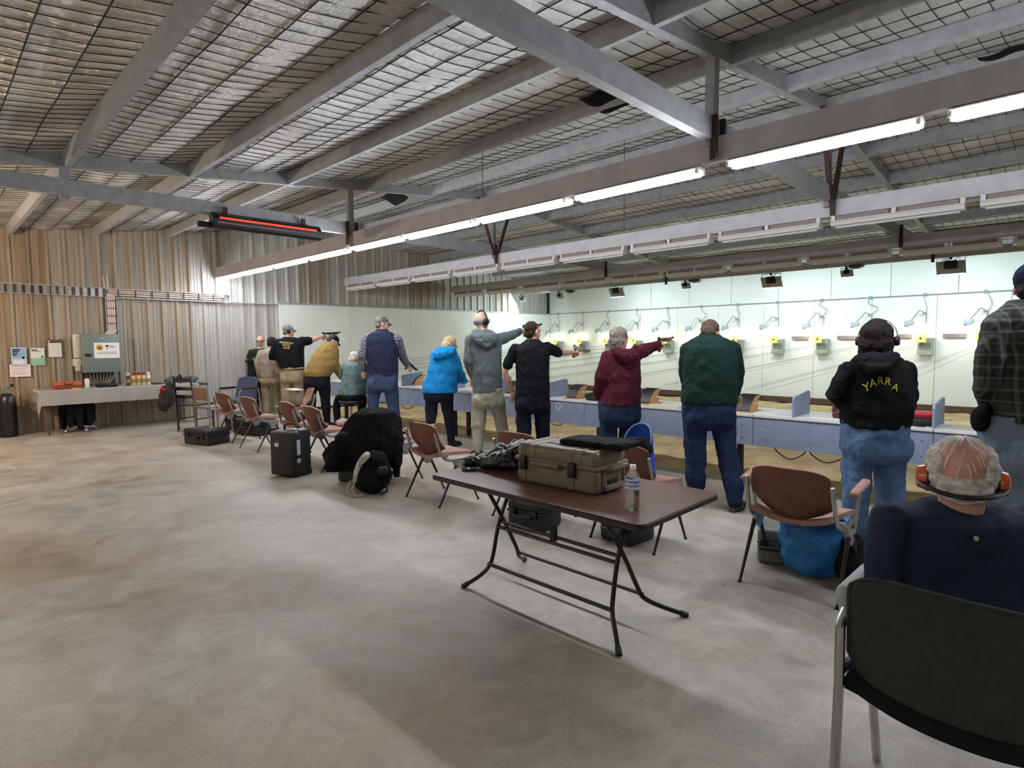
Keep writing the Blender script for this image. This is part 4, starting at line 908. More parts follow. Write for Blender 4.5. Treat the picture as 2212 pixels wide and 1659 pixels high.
for q in ((0, 0, .16, .2, .14, .17), (.02, -.06, .12, .17, .12, .12), (0.03, .02, .3, .15, .12, .12), (.12, -.02, .2, .1, .1, .12)): mb.ell(q[:3], q[3:])
remesh(mb, 'pack_body', cloth('black nylon', '#0d0d0f', '#151517'), t, .012, 4, .03, .07)
MB().cap(bez([(-.1, -.2, .16), (-.08, -.2, .25), (-.04, -.19, .34), (.02, -.17, .41)], 3), [.022, .022, .021, .024, .027, .028, .03, .034, .036, .034], 10).build('mottled_grip', mat('mottled pale grip', '#c8c1b2', .5, c2='#7f776a', scale=22), t)
for a in (-.14, -.09): MB().tube(bez([(a, -.19, .16), (a-.03, -.22, .08), (a+.02, -.22, .012), (a+.07, -.2, .03)], 5), .007, 6).build('pale_strap', mat('pale strap', '#a8a498', .7), t)
MB().rbox((.15, -.1, .24), (.1, .06, .08), .02, 2).build('side_pocket', m_black, t); MB().tube(bez([(.17, -.1, .12), (.2, -.12, .05), (.14, -.14, .012)], 4), .01, 6).build('webbing', m_black, t)
# blue bag on chair and blue tote under armchair
t = thing('sports_bag', 'open royal-blue bag with black lining on the chair behind the bottle', 'bag', (-2.46, 3.83, .46))
MB().shell(lambda u, v: (.16*math.cos(math.pi*u)*(1-.25*v), .02+.1*math.sin(math.pi*u), .02+.38*v*(.4+.6*math.sin(math.pi*u)**.5)), 16, 8, .012).build('flap', cloth('royal blue nylon', '#274fb0', '#1f3f92'), t)
remesh(MB().ell((0, -.02, .16), (.15, .1, .16)).ell((.05, 0, .22), (.1, .08, .1)), 'bag_body', cloth('black nylon', '#0d0d0f', '#151517'), t, .012, 4, .02, .07)
MB().tube([(.16*math.cos(math.pi*i/16)*.75, .02+.1*math.sin(math.pi*i/16)-.008, .02+.38*(.4+.6*math.sin(math.pi*i/16)**.5)) for i in range(17)], .006, 6).build('piping', mat('blue piping', '#7f93b8', .6), t)
t = thing('tote_bag', 'bright blue woven tote bag on the floor under the armchair', 'bag', (-1.2, 3.98, 0), R_(15))
mb = MB().ring_faces([[(a*math.cos(q), b*math.sin(q), z+dz*math.cos(2*q)) for q in [2*math.pi*i/20 for i in range(20)]] for a, b, z, dz in ((.1, .07, .01, 0), (.17, .12, .02, 0), (.2, .15, .1, 0), (.215, .16, .2, 0), (.21, .13, .3, .02), (.19, .1, .37, .03), (.15, .06, .39, .03))])
remesh(mb, 'bag_body', mat('blue woven plastic', '#1f74b8', .5, c2='#1b68a8', scale=10, bump=.2), t, .012, 3, .05, .13)
for s in (-.08, .08): MB().tube(bez([(-.07, s, .36), (-.06, s*.6, .42), (.05, s*.6, .42), (.07, s, .36)], 5), .008, 6).build('handle', mat('blue strap', '#1d5f96', .6), t)
hcase('kit_box', 'grey-green metal box with wire handle behind the blue tote bag', 'box', (-1.5, 4.08, 0), R_(20), (.2, .3, .24), mat('grey green metal', '#5f635a', .5), ribs=False)
heap('kit_bag', 'black bag standing by the right leg of the armchair', 'bag', (-.98, 3.92, 0), ((0, 0, .13, .09, .14, .13), (0, .02, .22, .07, .1, .1)), cloth('black nylon', '#0d0d0f', '#151517'))
# beige bag with paper on the turned chair
heap('canvas_bag', 'beige canvas bag sitting on the turned chair', 'bag', (-9.33, 4.38, .44), ((0, 0, .14, .13, .1, .14), (0, 0, .22, .11, .08, .08)), cloth('beige canvas', '#8c8172', '#7b7062'))
o = MB().box((0, 0, .005), (.24, .2, .008)).build('paper_sheet', m_white, None, False); o.location = (-9.33, 4.36, .745); o.rotation_euler = (0, R_(4), .3); tag(o, 'white sheet of paper on top of the beige canvas bag', 'paper')
# ================================================================== PEOPLE
def ypx(x, Z, z):               # pixel row where height z is met at depth Z
    a, b = at(x, 0, Z).z, at(x, 1000, Z).z
    return (z-a)/(b-a)*1000
M_SKIN = {}
def skin(c): return mat('skin '+c, c, .55, c2=c, bump=.08, bscale=80)
def hframe(yaw, pitch=0, roll=0):
    f = EH*math.cos(R_(yaw))+RH*math.sin(R_(yaw)); z = Vector((0, 0, 1)); p = R_(pitch)
    fd = f*math.cos(p)-z*math.sin(p); u = z*math.cos(p)+f*math.sin(p); r = fd.cross(u)
    if roll: r, u = r*math.cos(R_(roll))+u*math.sin(R_(roll)), u*math.cos(R_(roll))-r*math.sin(R_(roll))
    return r, u, fd
def hand(mb, W, D, N, style='relaxed', side=1, s=1.):
    D = D.normalized(); N = (N-D*N.dot(D)).normalized(); S = D.cross(N).normalized()*side
    mb.ell(W+D*.048*s, (.041*s, .017*s, .055*s), (S, N, D))
    for i, L_ in enumerate((.066, .075, .07, .054)):
        b = W+D*(.09-.004*abs(i-1.3))*s+S*(.031-.0205*i)*s
        if style == 'fist': d1, d2, d3 = D*.45+N*.9, -D*.5+N*.85, -D*.95+N*.1
        elif style == 'point' and i == 0: d1, d2, d3 = D, D+N*.1, D+N*.2
        else: d1, d2, d3 = D*.92+N*.35, D*.65+N*.75, D*.4+N*.9
        p1 = b+d1.normalized()*L_*.45*s; p2 = p1+d2.normalized()*L_*.33*s; p3 = p2+d3.normalized()*L_*.25*s
        mb.cap([b-D*.02*s, b, p1, p2, p3], [.009*s, .0095*s, .009*s, .0085*s, .0075*s], 7)
    b = W+D*.022*s+S*.03*s
    t1 = b+(S*.65+D*.7+N*.25).normalized()*.042*s; t2 = t1+(D*.85+N*.45-S*.1).normalized()*.034*s
    mb.cap([W+D*.01*s+S*.012*s, b, t1, t2], [.014*s, .0135*s, .011*s, .009*s], 7)
def head_shape(mb, C, ax, s=1.):
    r, u, f = ax; V = lambda a, b, c: C+(r*a+u*b+f*c)*s
    E = lambda a, b, c, x, y, z: mb.ell(V(a, b, c), (x*s, y*s, z*s), (r, f, u), 14, 10)
    E(0, .03, -.012, .075, .094, .084); E(0, -.035, .028, .057, .066, .078); E(0, .02, .05, .062, .042, .05)
    E(0, -.09, .062, .03, .028, .022); E(0, -.028, .098, .013, .018, .02); E(0, -.008, .092, .009, .014, .03)
    for q in (-1, 1):
        E(q*.076, -.008, -.006, .01, .02, .033); E(q*.034, -.03, .066, .02, .02, .024); E(q*.03, .022, .082, .022, .012, .01)
    E(0, -.062, .086, .024, .012, .007); E(0, -.074, .084, .02, .012, .007)
def hat_cap(t, C, ax, m, s=1., brim=None, bm=None):
    r, u, f = ax; V = lambda a, b, c: C+(r*a+u*b+f*c)*s
    mb = MB(); rg = []
    for j in range(7):
        a = R_(90*j/7); rg.append([V(.083*math.cos(a)*math.cos(q), .036+.087*math.sin(a), -.006+.104*math.cos(a)*math.sin(q)) for q in [2*math.pi*i/20 for i in range(20)]])
    mb.ring_faces([list(reversed(q)) for q in reversed([list(x) for x in rg])], True, True, True); crown = mb.build('cap_crown', m, t)
    MB().shell(lambda uu, vv: V((uu-.5)*.15*(1-.25*vv*vv), .04-.035*vv-.02*(2*uu-1)**2, .085+.075*vv*(1-.35*(2*uu-1)**2)), 10, 5, .006*s).build('cap_brim', bm or m, t)
    MB().ell(V(0, .124, -.006), (.008*s,)*3).build('cap_button', m, t)
def earmuffs(t, C, ax, m, s=1., m2=None, behind=False):
    r, u, f = ax; V = lambda a, b, c: C+(r*a+u*b+f*c)*s
    for q in (-1, 1):
        MB().lathe([(.022*s, .026*s), (.034*s, .022*s), (.04*s, .004*s), (.038*s, -.012*s), (.028*s, -.016*s)], V(q*.088, -.01, -.004), r*q, 18).build('ear_cup', m2 or m, t)
        MB().lathe([(.043*s, .0), (.043*s, -.014*s), (.03*s, -.018*s)], V(q*.088, -.01, -.004), r*q, 18).build('ear_cushion', m, t)
    if behind: pts = [V(-.108*math.cos(R_(a)), -.01-.055*math.sin(R_(a)), .01-.118*math.sin(R_(a))) for a in range(0, 181, 12)]
    else: pts = [V(-.112*math.cos(R_(a)), -.01+.142*math.sin(R_(a)), -.004) for a in range(0, 181, 12)]
    MB().tube(pts, .011*s, 8, True, .55, f if not behind else u).build('headband', m, t)
HAIR = {'short': [(0, .04, -.022, .08, .092, .086), (0, -.02, -.055, .068, .055, .06)], 'thin': [(0, .0, -.05, .078, .062, .055), (.05, .0, -.02, .032, .06, .05), (-.05, .0, -.02, .032, .06, .05)],
        'bob': [(0, .04, -.02, .092, .1, .09), (0, -.03, -.045, .095, .075, .085), (0, -.085, -.045, .085, .06, .055)], 'curly': [(0, .04, -.015, .105, .11, .095), (0, -.03, -.035, .112, .09, .09), (.05, -.09, -.03, .06, .06, .055), (-.05, -.09, -.03, .06, .06, .055), (0, .1, -.01, .07, .07, .05)]}
def person(lab, Z, x0, head, torso, hips, legs, top, pants, sleeves=(), bare=(), hands=(), neck=None, hair=None, hairm=None, skinc='#c79a86', shoem=None, vs=.011, vb=.0075, wr=.03, shoe_yaw=44, topname='jacket', collar=None, hood=None, eyes=True, belt=None, shoes=True, extra=None, hands_w=()):
    B = at(x0, ypx(x0, Z, 0), Z)
    t = thing('person', lab, 'person', B, 0, 'people at the range')
    def T(q):
        if isinstance(q[0], Vector): return q[0]-B, q[1]
        x, y, d, r = q
        if y is None: y = ypx(x, Z+d, .09)
        return at(x, y, Z+d)-B, r*(Z+d)/F
    def chain(mb, c, k=1., n=10):
        pr = [T(q) for q in c]; mb.cap([p for p, _ in pr], [r*k for _, r in pr], n)
    def rw(mb, rows, k=1., kb=1., n=20):
        out = []
        for yy, xl, xr, d, b in rows:
            c = at((xl+xr)/2, yy, Z+d)-B; a = (xr-xl)/2*(Z+d)/F*k
            out.append([c+RH*a*math.cos(2*math.pi*i/n)+EH*b*kb*math.sin(2*math.pi*i/n) for i in range(n)])
        if (out[0][0]-out[-1][0]).z > 0: out = [list(reversed(q)) for q in out]
        mb.ring_faces(out)
    hx, hy, hd, yaw, pit, hs = head[:6]; ax = hframe(yaw, pit, head[6] if len(head) > 6 else 0); C = at(hx, hy, Z+hd)-B; sk = skin(skinc)
    y9, l9, r9, d9, b9 = hips[-1]; c9, h9 = (l9+r9)/2, (r9-l9)/2; dy = .055*F/Z
    hips = list(hips)+[(y9+dy*.6, c9-h9*.86, c9+h9*.86, d9, b9*.86), (y9+dy*1.3, c9-h9*.5, c9+h9*.5, d9, b9*.5)]
    if not isinstance(legs[0][0][0], Vector): legs = [[(c[0][0]*.9+c9*.1, c[0][1]-dy*1.2, c[0][2], c[0][3]*.95)]+list(c) for c in legs]
    # body: one skin from head to feet
    mb = MB(); head_shape(mb, C, ax, hs)
    r0 = torso[0]; nb = at((r0[1]+r0[2])/2, r0[0]+2, Z+r0[3])-B if neck is None else T((*neck, 1))[0]
    mb.cap([C-ax[1]*.05*hs-ax[2]*.02*hs, (C-ax[1]*.1*hs-ax[2]*.02*hs+nb)/2, nb-Vector((0, 0, .05))], [.052*hs, .056*hs, .062*hs], 12)
    rw(mb, torso, .8, .8); rw(mb, hips, .8, .8)
    for c in sleeves: chain(mb, c, .72)
    for c in bare: chain(mb, c, 1.)
    for c in legs: chain(mb, c, .7)
    for (wx, wy, wd, D, N, st, sd) in hands:
        W = at(wx, wy, Z+wd)-B; hand(mb, W, D, N, st, sd, hs)
    for (W, D, N, st, sd) in hands_w: hand(mb, Vector(W)-B, D, N, st, sd, hs)
    remesh(mb, 'body', sk, t, vb, 3)
    # clothes
    mb = MB(); rw(mb, torso)
    for c in sleeves: chain(mb, c)
    if collar: rw(mb, collar)
    g = remesh(mb, topname, top, t, vs, 3, wr, .09)
    if hood:
        mb = MB(); rw(mb, [(a, b, c, d-.05, e) for a, b, c, d, e in hood]); remesh(mb, 'hood', top, t, .008, 2, wr*1.4, .07)
    mb = MB(); rw(mb, hips)
    for c in legs: chain(mb, c)
    if shoe_yaw < 90 and not isinstance(legs[0][0][0], Vector):
        for c in legs:
            p_, r_ = T(c[1]); f_ = EH*math.cos(R_(shoe_yaw))+RH*math.sin(R_(shoe_yaw)); mb.ell(p_-EH*(b9*.42)+Vector((0, 0, .03)), (r_*.88, r_*.8, r_*1.15))
    remesh(mb, 'trousers', pants, t, vs, 4, wr*1.1, .1)
    if shoes:
        for c in legs:
            p = T(c[-1])[0]; p = Vector((p.x, p.y, 0)); f = EH*math.cos(R_(shoe_yaw))+RH*math.sin(R_(shoe_yaw)); s_ = f.cross(Vector((0, 0, 1)))
            mb = MB().ell(p+f*.03+Vector((0, 0, .05)), (.048, .085, .05), (s_, f, Vector((0, 0, 1)))).ell(p+f*.12+Vector((0, 0, .038)), (.046, .08, .036), (s_, f, Vector((0, 0, 1)))).ell(p+f*.07+Vector((0, 0, .018)), (.05, .15, .018), (s_, f, Vector((0, 0, 1))))
            o = remesh(mb, 'shoe', shoem or mat('dark shoe', '#1d1a19', .6), t, .009, 2)
    if hair:
        mb = MB()
        for a, b, c, x, z, y in HAIR[hair]: mb.ell(C+(ax[0]*a+ax[1]*b+ax[2]*c)*hs, (x*hs, z*hs, y*hs), (ax[0], ax[2], ax[1]), 14, 10)
        remesh(mb, 'hair', hairm, t, .008, 2, .018 if hair != 'thin' else .008, .03)
    if eyes:
        for q in (-1, 1):
            e_ = MB().ell(C+(ax[0]*.031*q+ax[1]*.004+ax[2]*.088)*hs, (.012*hs,)*3, None, 8, 6).build('eye', mat('eye white', '#e8e4de', .3), t)
            MB().ell(C+(ax[0]*.031*q+ax[1]*.004+ax[2]*.0965)*hs, (.006*hs,)*3, None, 8, 6).build('iris', m_black, e_)
    return t, C, ax, g, B
def glasses(t, C, ax, s=1., m=None, w=.0025):
    r, u, f = ax; V = lambda a, b, c: C+(r*a+u*b+f*c)*s; m = m or m_dark
    for q in (-1, 1):
        MB().tube([V(q*.034+.025*math.cos(a), .004+.02*math.sin(a), .108) for a in [2*math.pi*i/12 for i in range(13)]], w*s, 5).build('spectacle_rim', m, t); MB().tube([V(q*.06, .008, .105), V(q*.082, .005, 0)], w*s, 5).build('spectacle_arm', m, t)
    MB().tube([V(-.01, .006, .11), V(.01, .006, .11)], w*s, 5).build('bridge', m, t)
def letters(word, g, B, cx, cy, size, m, ang=0., parent=None, sx=1.):
    o = text(word, 1., m, parent, 'lettering', 0.); me = o.data
    bt = BVHTree.FromPolygons([v.co[:] for v in g.data.vertices], [p.vertices[:] for p in g.data.polygons]); ca, sa = math.cos(R_(ang)), math.sin(R_(ang))
    bm = bmesh.new(); bm.from_mesh(me); bmesh.ops.subdivide_edges(bm, edges=bm.edges, cuts=1); bmesh.ops.triangulate(bm, faces=bm.faces); bm.to_mesh(me); bm.free()
    for v in me.vertices:
        a, b = v.co.x*size*sx, v.co.y*size; d = ray(cx+a*ca-b*sa, cy-(a*sa+b*ca)).normalized()
        h_ = bt.ray_cast(O-B, d)
        v.co = (h_[0]-d*.006) if h_[0] is not None else (O-B+d*((B-O).length))
    me.update(); return o
YD = Vector((0, 1, 0)); DN = Vector((0, 0, -1))
m_khaki = cloth('khaki cotton', '#9c8b70', '#8f7e64'); m_khaki2 = cloth('pale khaki cotton', '#a09c90', '#94907f'); m_navyp = cloth('navy trousers', '#171a26', '#1c2030'); m_jean = cloth('blue denim', '#3b4a63', '#334158', 9); m_djean = cloth('dark denim', '#1b2740', '#22304d', 9); m_ljean = cloth('light denim', '#5c7898', '#4c6686', 6); m_blkp = cloth('black trousers', '#141519', '#1a1b20'); m_blk = cloth('black cotton', '#0e0f13', '#13141a')
# 1 bald man in a dark green track jacket, facing the camera
t, C, ax, g, B = person('bald man with glasses in dark green jacket with gold stripes facing the camera', 12.65, 551, (563, 736, 0, 172, 8, 1.),
    [(753, 551, 570, 0, .07), (757, 540, 574, 0, .12), (768, 535, 574, 0, .14), (785, 535, 571, 0, .14), (805, 536, 568, 0, .14), (823, 536, 565, 0, .13)], [(818, 537, 564, 0, .12), (830, 537, 564, 0, .12)],
    [[(544, 830, 0, 7.5), (545, 860, 0, 6), (546, None, 0, 5)], [(557, 830, 0, 7.5), (558, 860, 0, 6), (558, None, 0, 5)]], cloth('dark green track jacket', '#15251f', '#1b2d25'), m_blkp,
    sleeves=[[(541, 760, 0, 6), (534, 779, -.02, 5.5), (545, 778, -.2, 5), (556, 775, -.24, 4.5)], [(570, 760, 0, 6), (574, 778, -.05, 5), (564, 777, -.22, 4.5)]],
    hands=[(557, 775, -.25, RH, -EH, 'relaxed', 1), (563, 777, -.23, -RH, -EH, 'relaxed', 1)], hair=None, shoe_yaw=180, skinc='#c99a8c')
glasses(t, C, ax, 1., None, .005)
for c in ([(537, 757), (531, 770), (533, 779)], [(539, 781), (546, 779), (553, 777)]):
    MB().tube([at(a, b, 12.5)-B for a, b in c], .014, 6).build('gold_stripe', mat('gold stripe', '#8d7a3c', .7), t)
# 2 person in beige puffer jacket
t, C, ax, g, B = person('person in beige quilted puffer jacket and dark cap seen from behind', 12.0, 585, (588, 741, 0, 25, 5, 1.),
    [(752, 578, 596, 0, .08), (757, 565, 602, 0, .13), (768, 560, 605, 0, .16), (785, 560, 606, 0, .17), (800, 561, 606, 0, .17), (815, 563, 606, 0, .16)], [(812, 563, 607, 0, .15), (826, 563, 608, 0, .15)],
    [[(573, 828, 0, 10), (575, 860, 0, 8), (576, None, 0, 6)], [(597, 828, 0, 10), (598, 860, 0, 8), (599, None, 0, 6)]], mat('beige quilted nylon', '#8f8376', .6, c2='#857a6d', scale=5), m_khaki,
    sleeves=[[(565, 763, 0, 8), (555, 785, -.02, 7), (561, 812, .05, 6)], [(602, 763, 0, 8), (607, 785, .1, 7), (608, 805, .2, 6)]], hands=[(561, 812, .05, DN, EH, 'relaxed', 1), (608, 805, .2, DN, EH, 'relaxed', 1)], hair='short', hairm=cloth('brown hair', '#2c221d'), topname='puffer_jacket')
hat_cap(t, C, ax, cloth('dark olive cap', '#23221f'))
for yy in (766, 777, 788, 799, 809): MB().tube([at(563+41*(1-math.cos(R_(a)))/2, yy, 12.0)-B-EH*(.155*math.sin(R_(a))+.008) for a in range(10, 171, 16)], .004, 5).build('quilt_seam', mat('seam shade', '#6f6559', .8), t)
# 3 shooter in black polo with gold lettering
GH = at(704, 726, 11.55+.42)
t, C, ax, g, B = person('shooter in black club shirt with gold lettering, grey cap and khakis, arm outstretched', 11.55, 632, (623, 715, 0, 60, 0, 1.),
    [(728, 613, 636, 0, .08), (734, 598, 652, 0, .13), (745, 594, 658, 0, .16), (760, 595, 656, 0, .17), (777, 598, 657, 0, .17), (792, 604, 657, 0, .17), (797, 605, 657, 0, .16)], [(792, 605, 657, 0, .16), (806, 604, 658, 0, .17), (822, 605, 659, 0, .16)],
    [[(619, 820, 0, 14), (620, 850, 0, 11.5), (624, 880, 0, 9), (624, None, 0, 7)], [(645, 820, .02, 14), (647, 850, .03, 11), (649, 880, .02, 9), (650, None, 0, 7)]], m_blk, m_khaki,
    sleeves=[[(602, 742, 0, 11), (592, 760, .02, 9.5), (589, 771, .03, 9)], [(652, 738, .04, 11), (663, 737, .14, 9.5), (668, 736, .2, 9)]],
    bare=[[(602, 742, 0, 7), (590, 770, .03, 5.5), (589, 778, .05, 5.5), (599, 793, .12, 4)], [(652, 738, .04, 7), (673, 735, .22, 6), (692, 728, .36, 4.3), (698, 727, .39, 4)]],
    hands=[(599, 793, .12, DN, EH, 'relaxed', 1), (697, 727, .385, YD, DN, 'fist', 1)], hair='short', hairm=cloth('grey hair', '#6e6a66'), topname='polo_shirt', wr=.02)
hat_cap(t, C, ax, cloth('grey cap', '#77767a')); earmuffs(t, C, ax, m_black, .95)
for w_, cy, sc in (('PENINSULA', 740.5, 5.6), ('PISTOL', 746, 5.6), ('CLUB', 751.5, 5.8)): letters(w_, g, B, 618.5, cy, sc, mat('gold print', '#d2b85a', .6), -4, t)
MB().tube([at(605+52*(1-math.cos(R_(a)))/2, 796+1.5*math.sin(R_(a)), 11.55)-B-EH*.165*math.sin(R_(a)) for a in range(0, 181, 12)], .018, 6, True, .5).build('belt', m_black, t)
pistol('black target pistol held out by the shooter in the lettered club shirt', at(703, 724, 11.95), at(739, 722, 12.25), L_=.36)
# 4 man in mustard jumper leaning over the bench
t, C, ax, g, B = person('man in mustard jumper and black cap leaning over the left bench end', 10.55, 685, (719, 737, .1, 72, 35, 1.),
    [(738, 702, 716, .05, .06), (745, 692, 727, .04, .12), (756, 684, 731, .04, .16), (772, 672, 732, .03, .18), (788, 664, 729, .02, .18), (802, 657, 721, 0, .18), (813, 657, 714, 0, .17)], [(806, 657, 713, 0, .16), (820, 656, 713, 0, .17), (834, 657, 712, 0, .16)],
    [[(671, 832, 0, 14.5), (671, 860, 0, 11.5), (672, 885, 0, 9.5), (672, None, 0, 7)], [(699, 832, 0, 14.5), (703, 862, 0, 11), (705, 890, 0, 9), (706, None, 0, 7)]], cloth('mustard wool', '#8f7646', '#836b3e'), m_blkp,
    sleeves=[[(717, 762, .0, 13), (722, 785, .05, 10.5), (731, 803, .15, 8.5), (736, 811, .2, 7)]], hands=[(737, 813, .22, YD+DN*.6, DN, 'relaxed', 1)], hair='short', hairm=cloth('dark grey hair', '#3c3835'), neck=(709, 741, .05), topname='jumper')
hat_cap(t, C, ax, m_blk)
# 5 seated person in teal jumper on a stool
t, C, ax, g, B = person('white-haired person in teal jumper seated on a black stool', 9.85, 758, (767, 775, .05, 40, 15, .98),
    [(783, 752, 778, .02, .08), (789, 745, 786, 0, .14), (805, 740, 790, 0, .17), (822, 737, 791, 0, .18), (838, 733, 791, 0, .19), (852, 731, 791, 0, .19)], [(846, 733, 790, 0, .18), (858, 733, 788, 0, .18)],
    [[(746, 854, .05, 11), (731, 862, .25, 9), (727, 880, .25, 8), (728, None, .22, 6)], [(775, 854, .05, 11), (784, 862, .3, 9), (783, 885, .3, 7.5), (783, None, .28, 6)]], cloth('teal wool', '#627877', '#586e6e'), m_blkp,
    sleeves=[[(746, 795, 0, 11), (740, 815, .1, 9), (748, 823, .28, 7)], [(786, 795, 0, 11), (794, 815, .1, 9), (790, 823, .28, 7)]], hands=[(750, 823, .3, YD, DN, 'relaxed', 1), (789, 823, .3, YD, DN, 'relaxed', 1)], hair='short', hairm=cloth('white hair', '#cfcac2'), topname='jumper')
p = at(758, 862, 9.85); t = thing('stool', 'black round stool under the person in the teal jumper', 'stool', (p.x, p.y, 0)); sz = p.z-.02
MB().lathe([(.15, sz-.06), (.19, sz-.05), (.2, sz-.02), (.19, sz), (.1, sz+.005)], n=22).build('seat', m_black, t); MB().tube([(0, 0, .1), (0, 0, sz-.05)], .025, 10).build('stem', m_chrome, t); MB().lathe([(.12, sz-.09), (.05, sz-.1), (.05, sz-.06)], n=14).build('seat_plate', m_dark, t)
for a in range(5): MB().bar((0, 0, .1), (.24*math.cos(a*1.257), .24*math.sin(a*1.257), .03), .04, .03).build('base_arm', m_black, t, False)
# 6 man in navy vest over checked shirt
kk = NT('checked shirt'); tc = kk.n('ShaderNodeTexCoord'); ck = kk.n('ShaderNodeTexChecker', Scale=42.); ck.inputs['Color1'].default_value = lin('#8d8c98'); ck.inputs['Color2'].default_value = lin('#2c2e40'); kk.l(tc, 'Object', ck, 'Vector'); kk.l(ck, 'Color', kk.b, 'Base Color'); kk.b.inputs['Roughness'].default_value = .9
t, C, ax, g, B = person('man in navy vest over checked shirt with cap and jeans, lowering a pistol', 9.35, 828, (826, 700, 0, 70, 5, 1.02),
    [(715, 812, 838, 0, .09), (721, 796, 850, 0, .14), (732, 790, 857, 0, .17), (755, 790, 860, 0, .19), (780, 793, 860, 0, .19), (800, 794, 860, 0, .19), (812, 795, 860, 0, .18)], [(806, 794, 860, 0, .18), (822, 793, 860, 0, .19), (838, 793, 860, 0, .18)],
    [[(809, 836, 0, 17), (806, 865, 0, 13), (806, 900, 0, 11), (806, None, 0, 8)], [(844, 836, 0, 17), (848, 868, .02, 14), (855, 905, .04, 11), (857, None, .05, 9)]], cloth('navy fleece vest', '#21253a', '#282c42'), m_jean,
    bare=[[(872, 774, .25, 6), (880, 791, .4, 5), (881, 792, .42, 4.5)]], hands=[(881, 791, .4, YD*.6+DN*.8+RH*.3, RH*-1+DN*.3, 'fist', 1), (785, 800, .1, DN, EH, 'relaxed', 1)], hair='short', hairm=cloth('grey hair', '#6e6a66'), topname='vest', wr=.02, collar=[(711, 813, 838, 0, .08), (720, 811, 840, 0, .095)], sleeves=())
mb = MB()
for c in ([(793, 733, 0, 12), (781, 770, -.02, 9.5), (785, 798, .1, 7)], [(857, 733, 0, 12), (870, 770, .2, 9.5), (878, 787, .36, 7)]): mb.cap([at(x, y, 9.35+d)-B for x, y, d, r in c], [r*9.35/F for x, y, d, r in c], 10)
remesh(mb, 'shirt', kk.m, t, .011, 3, .03, .07)
hat_cap(t, C, ax, cloth('grey camouflage cap', '#5f5b56', '#46423e', 20)); glasses(t, C, ax)
pistol('black pistol pointed down by the man in the navy vest', at(883, 789, 9.8), at(903, 806, 10.05), L_=.28)
# 7 woman in bright blue jacket
t, C, ax, g, B = person('blonde woman in bright blue hooded jacket looking down at the bench', 8.45, 950, (972, 744, .08, 62, 28, .98),
    [(748, 948, 980, .03, .08), (756, 938, 987, .02, .14), (770, 931, 990, 0, .17), (790, 926, 990, 0, .18), (812, 921, 988, 0, .19), (832, 912, 988, 0, .2), (848, 910, 989, 0, .2)], [(840, 914, 981, 0, .17), (858, 915, 980, 0, .18)],
    [[(932, 858, 0, 16), (932, 885, 0, 13.5), (929, 915, 0, 10), (929, None, .05, 8)], [(963, 858, 0, 16), (968, 890, 0, 13), (973, 925, 0, 10), (974, None, 0, 8)]], cloth('bright blue shell', '#1c84c4', '#1878b6', bump=.2), m_navyp,
    sleeves=[[(982, 776, 0, 12), (992, 805, .1, 11), (1002, 822, .3, 8)], [(940, 770, .05, 12), (975, 810, .3, 9), (990, 822, .42, 7)]], hands=[(1003, 823, .32, YD+RH*.4, DN, 'relaxed', 1), (992, 823, .44, YD, DN, 'relaxed', -1)], hair='bob', hairm=cloth('blonde hair', '#c9b691', '#a8946c', 30), neck=(964, 752, .05), hood=[(752, 942, 984, -.06, .1), (762, 934, 985, -.08, .11), (772, 935, 975, -.08, .09), (778, 942, 966, -.07, .07)])
glasses(t, C, ax)
# 8 tall man in grey hoodie with black earmuffs
t, C, ax, g, B = person('tall man in grey hoodie and pale cargo trousers with black earmuffs, aiming', 7.66, 1050, (1040, 694, 0, 45, 0, 1.02),
    [(712, 1026, 1058, 0, .09), (720, 1016, 1070, 0, .13), (734, 1012, 1082, 0, .17), (760, 1014, 1084, 0, .18), (790, 1018, 1084, 0, .18), (820, 1019, 1085, 0, .18), (846, 1020, 1085, 0, .18)], [(838, 1020, 1086, 0, .17), (858, 1019, 1089, 0, .18), (872, 1020, 1090, 0, .17)],
    [[(1036, 870, 0, 18), (1035, 905, 0, 15), (1033, 940, 0, 12.5), (1031, None, 0, 10)], [(1074, 870, .03, 18), (1081, 905, .06, 14.5), (1086, 935, .08, 13), (1088, None, .08, 10)]], cloth('grey marl hoodie', '#5c6466', '#535b5d'), m_khaki2,
    sleeves=[[(1017, 735, 0, 13), (1012, 780, -.03, 11), (1021, 812, .05, 9)], [(1078, 734, .05, 14), (1100, 726, .28, 11), (1122, 717, .48, 8)]], bare=[[(1120, 717, .47, 5), (1132, 714, .56, 4.6)]], hands=[(1022, 815, .06, DN, EH, 'relaxed', 1), (1131, 714, .55, YD, DN, 'fist', 1)], hair='thin', hairm=cloth('cropped grey hair', '#948a84'), topname='hoodie',
    hood=[(714, 1022, 1064, -.06, .08), (724, 1014, 1078, -.1, .09), (736, 1020, 1076, -.12, .08), (748, 1036, 1066, -.12, .06), (756, 1046, 1058, -.11, .04)])
earmuffs(t, C, ax, m_black, 1.05); glasses(t, C, ax)
pistol('target pistol aimed by the tall man in the grey hoodie', at(1137, 711, 8.25), at(1176, 706, 8.6), L_=.38)
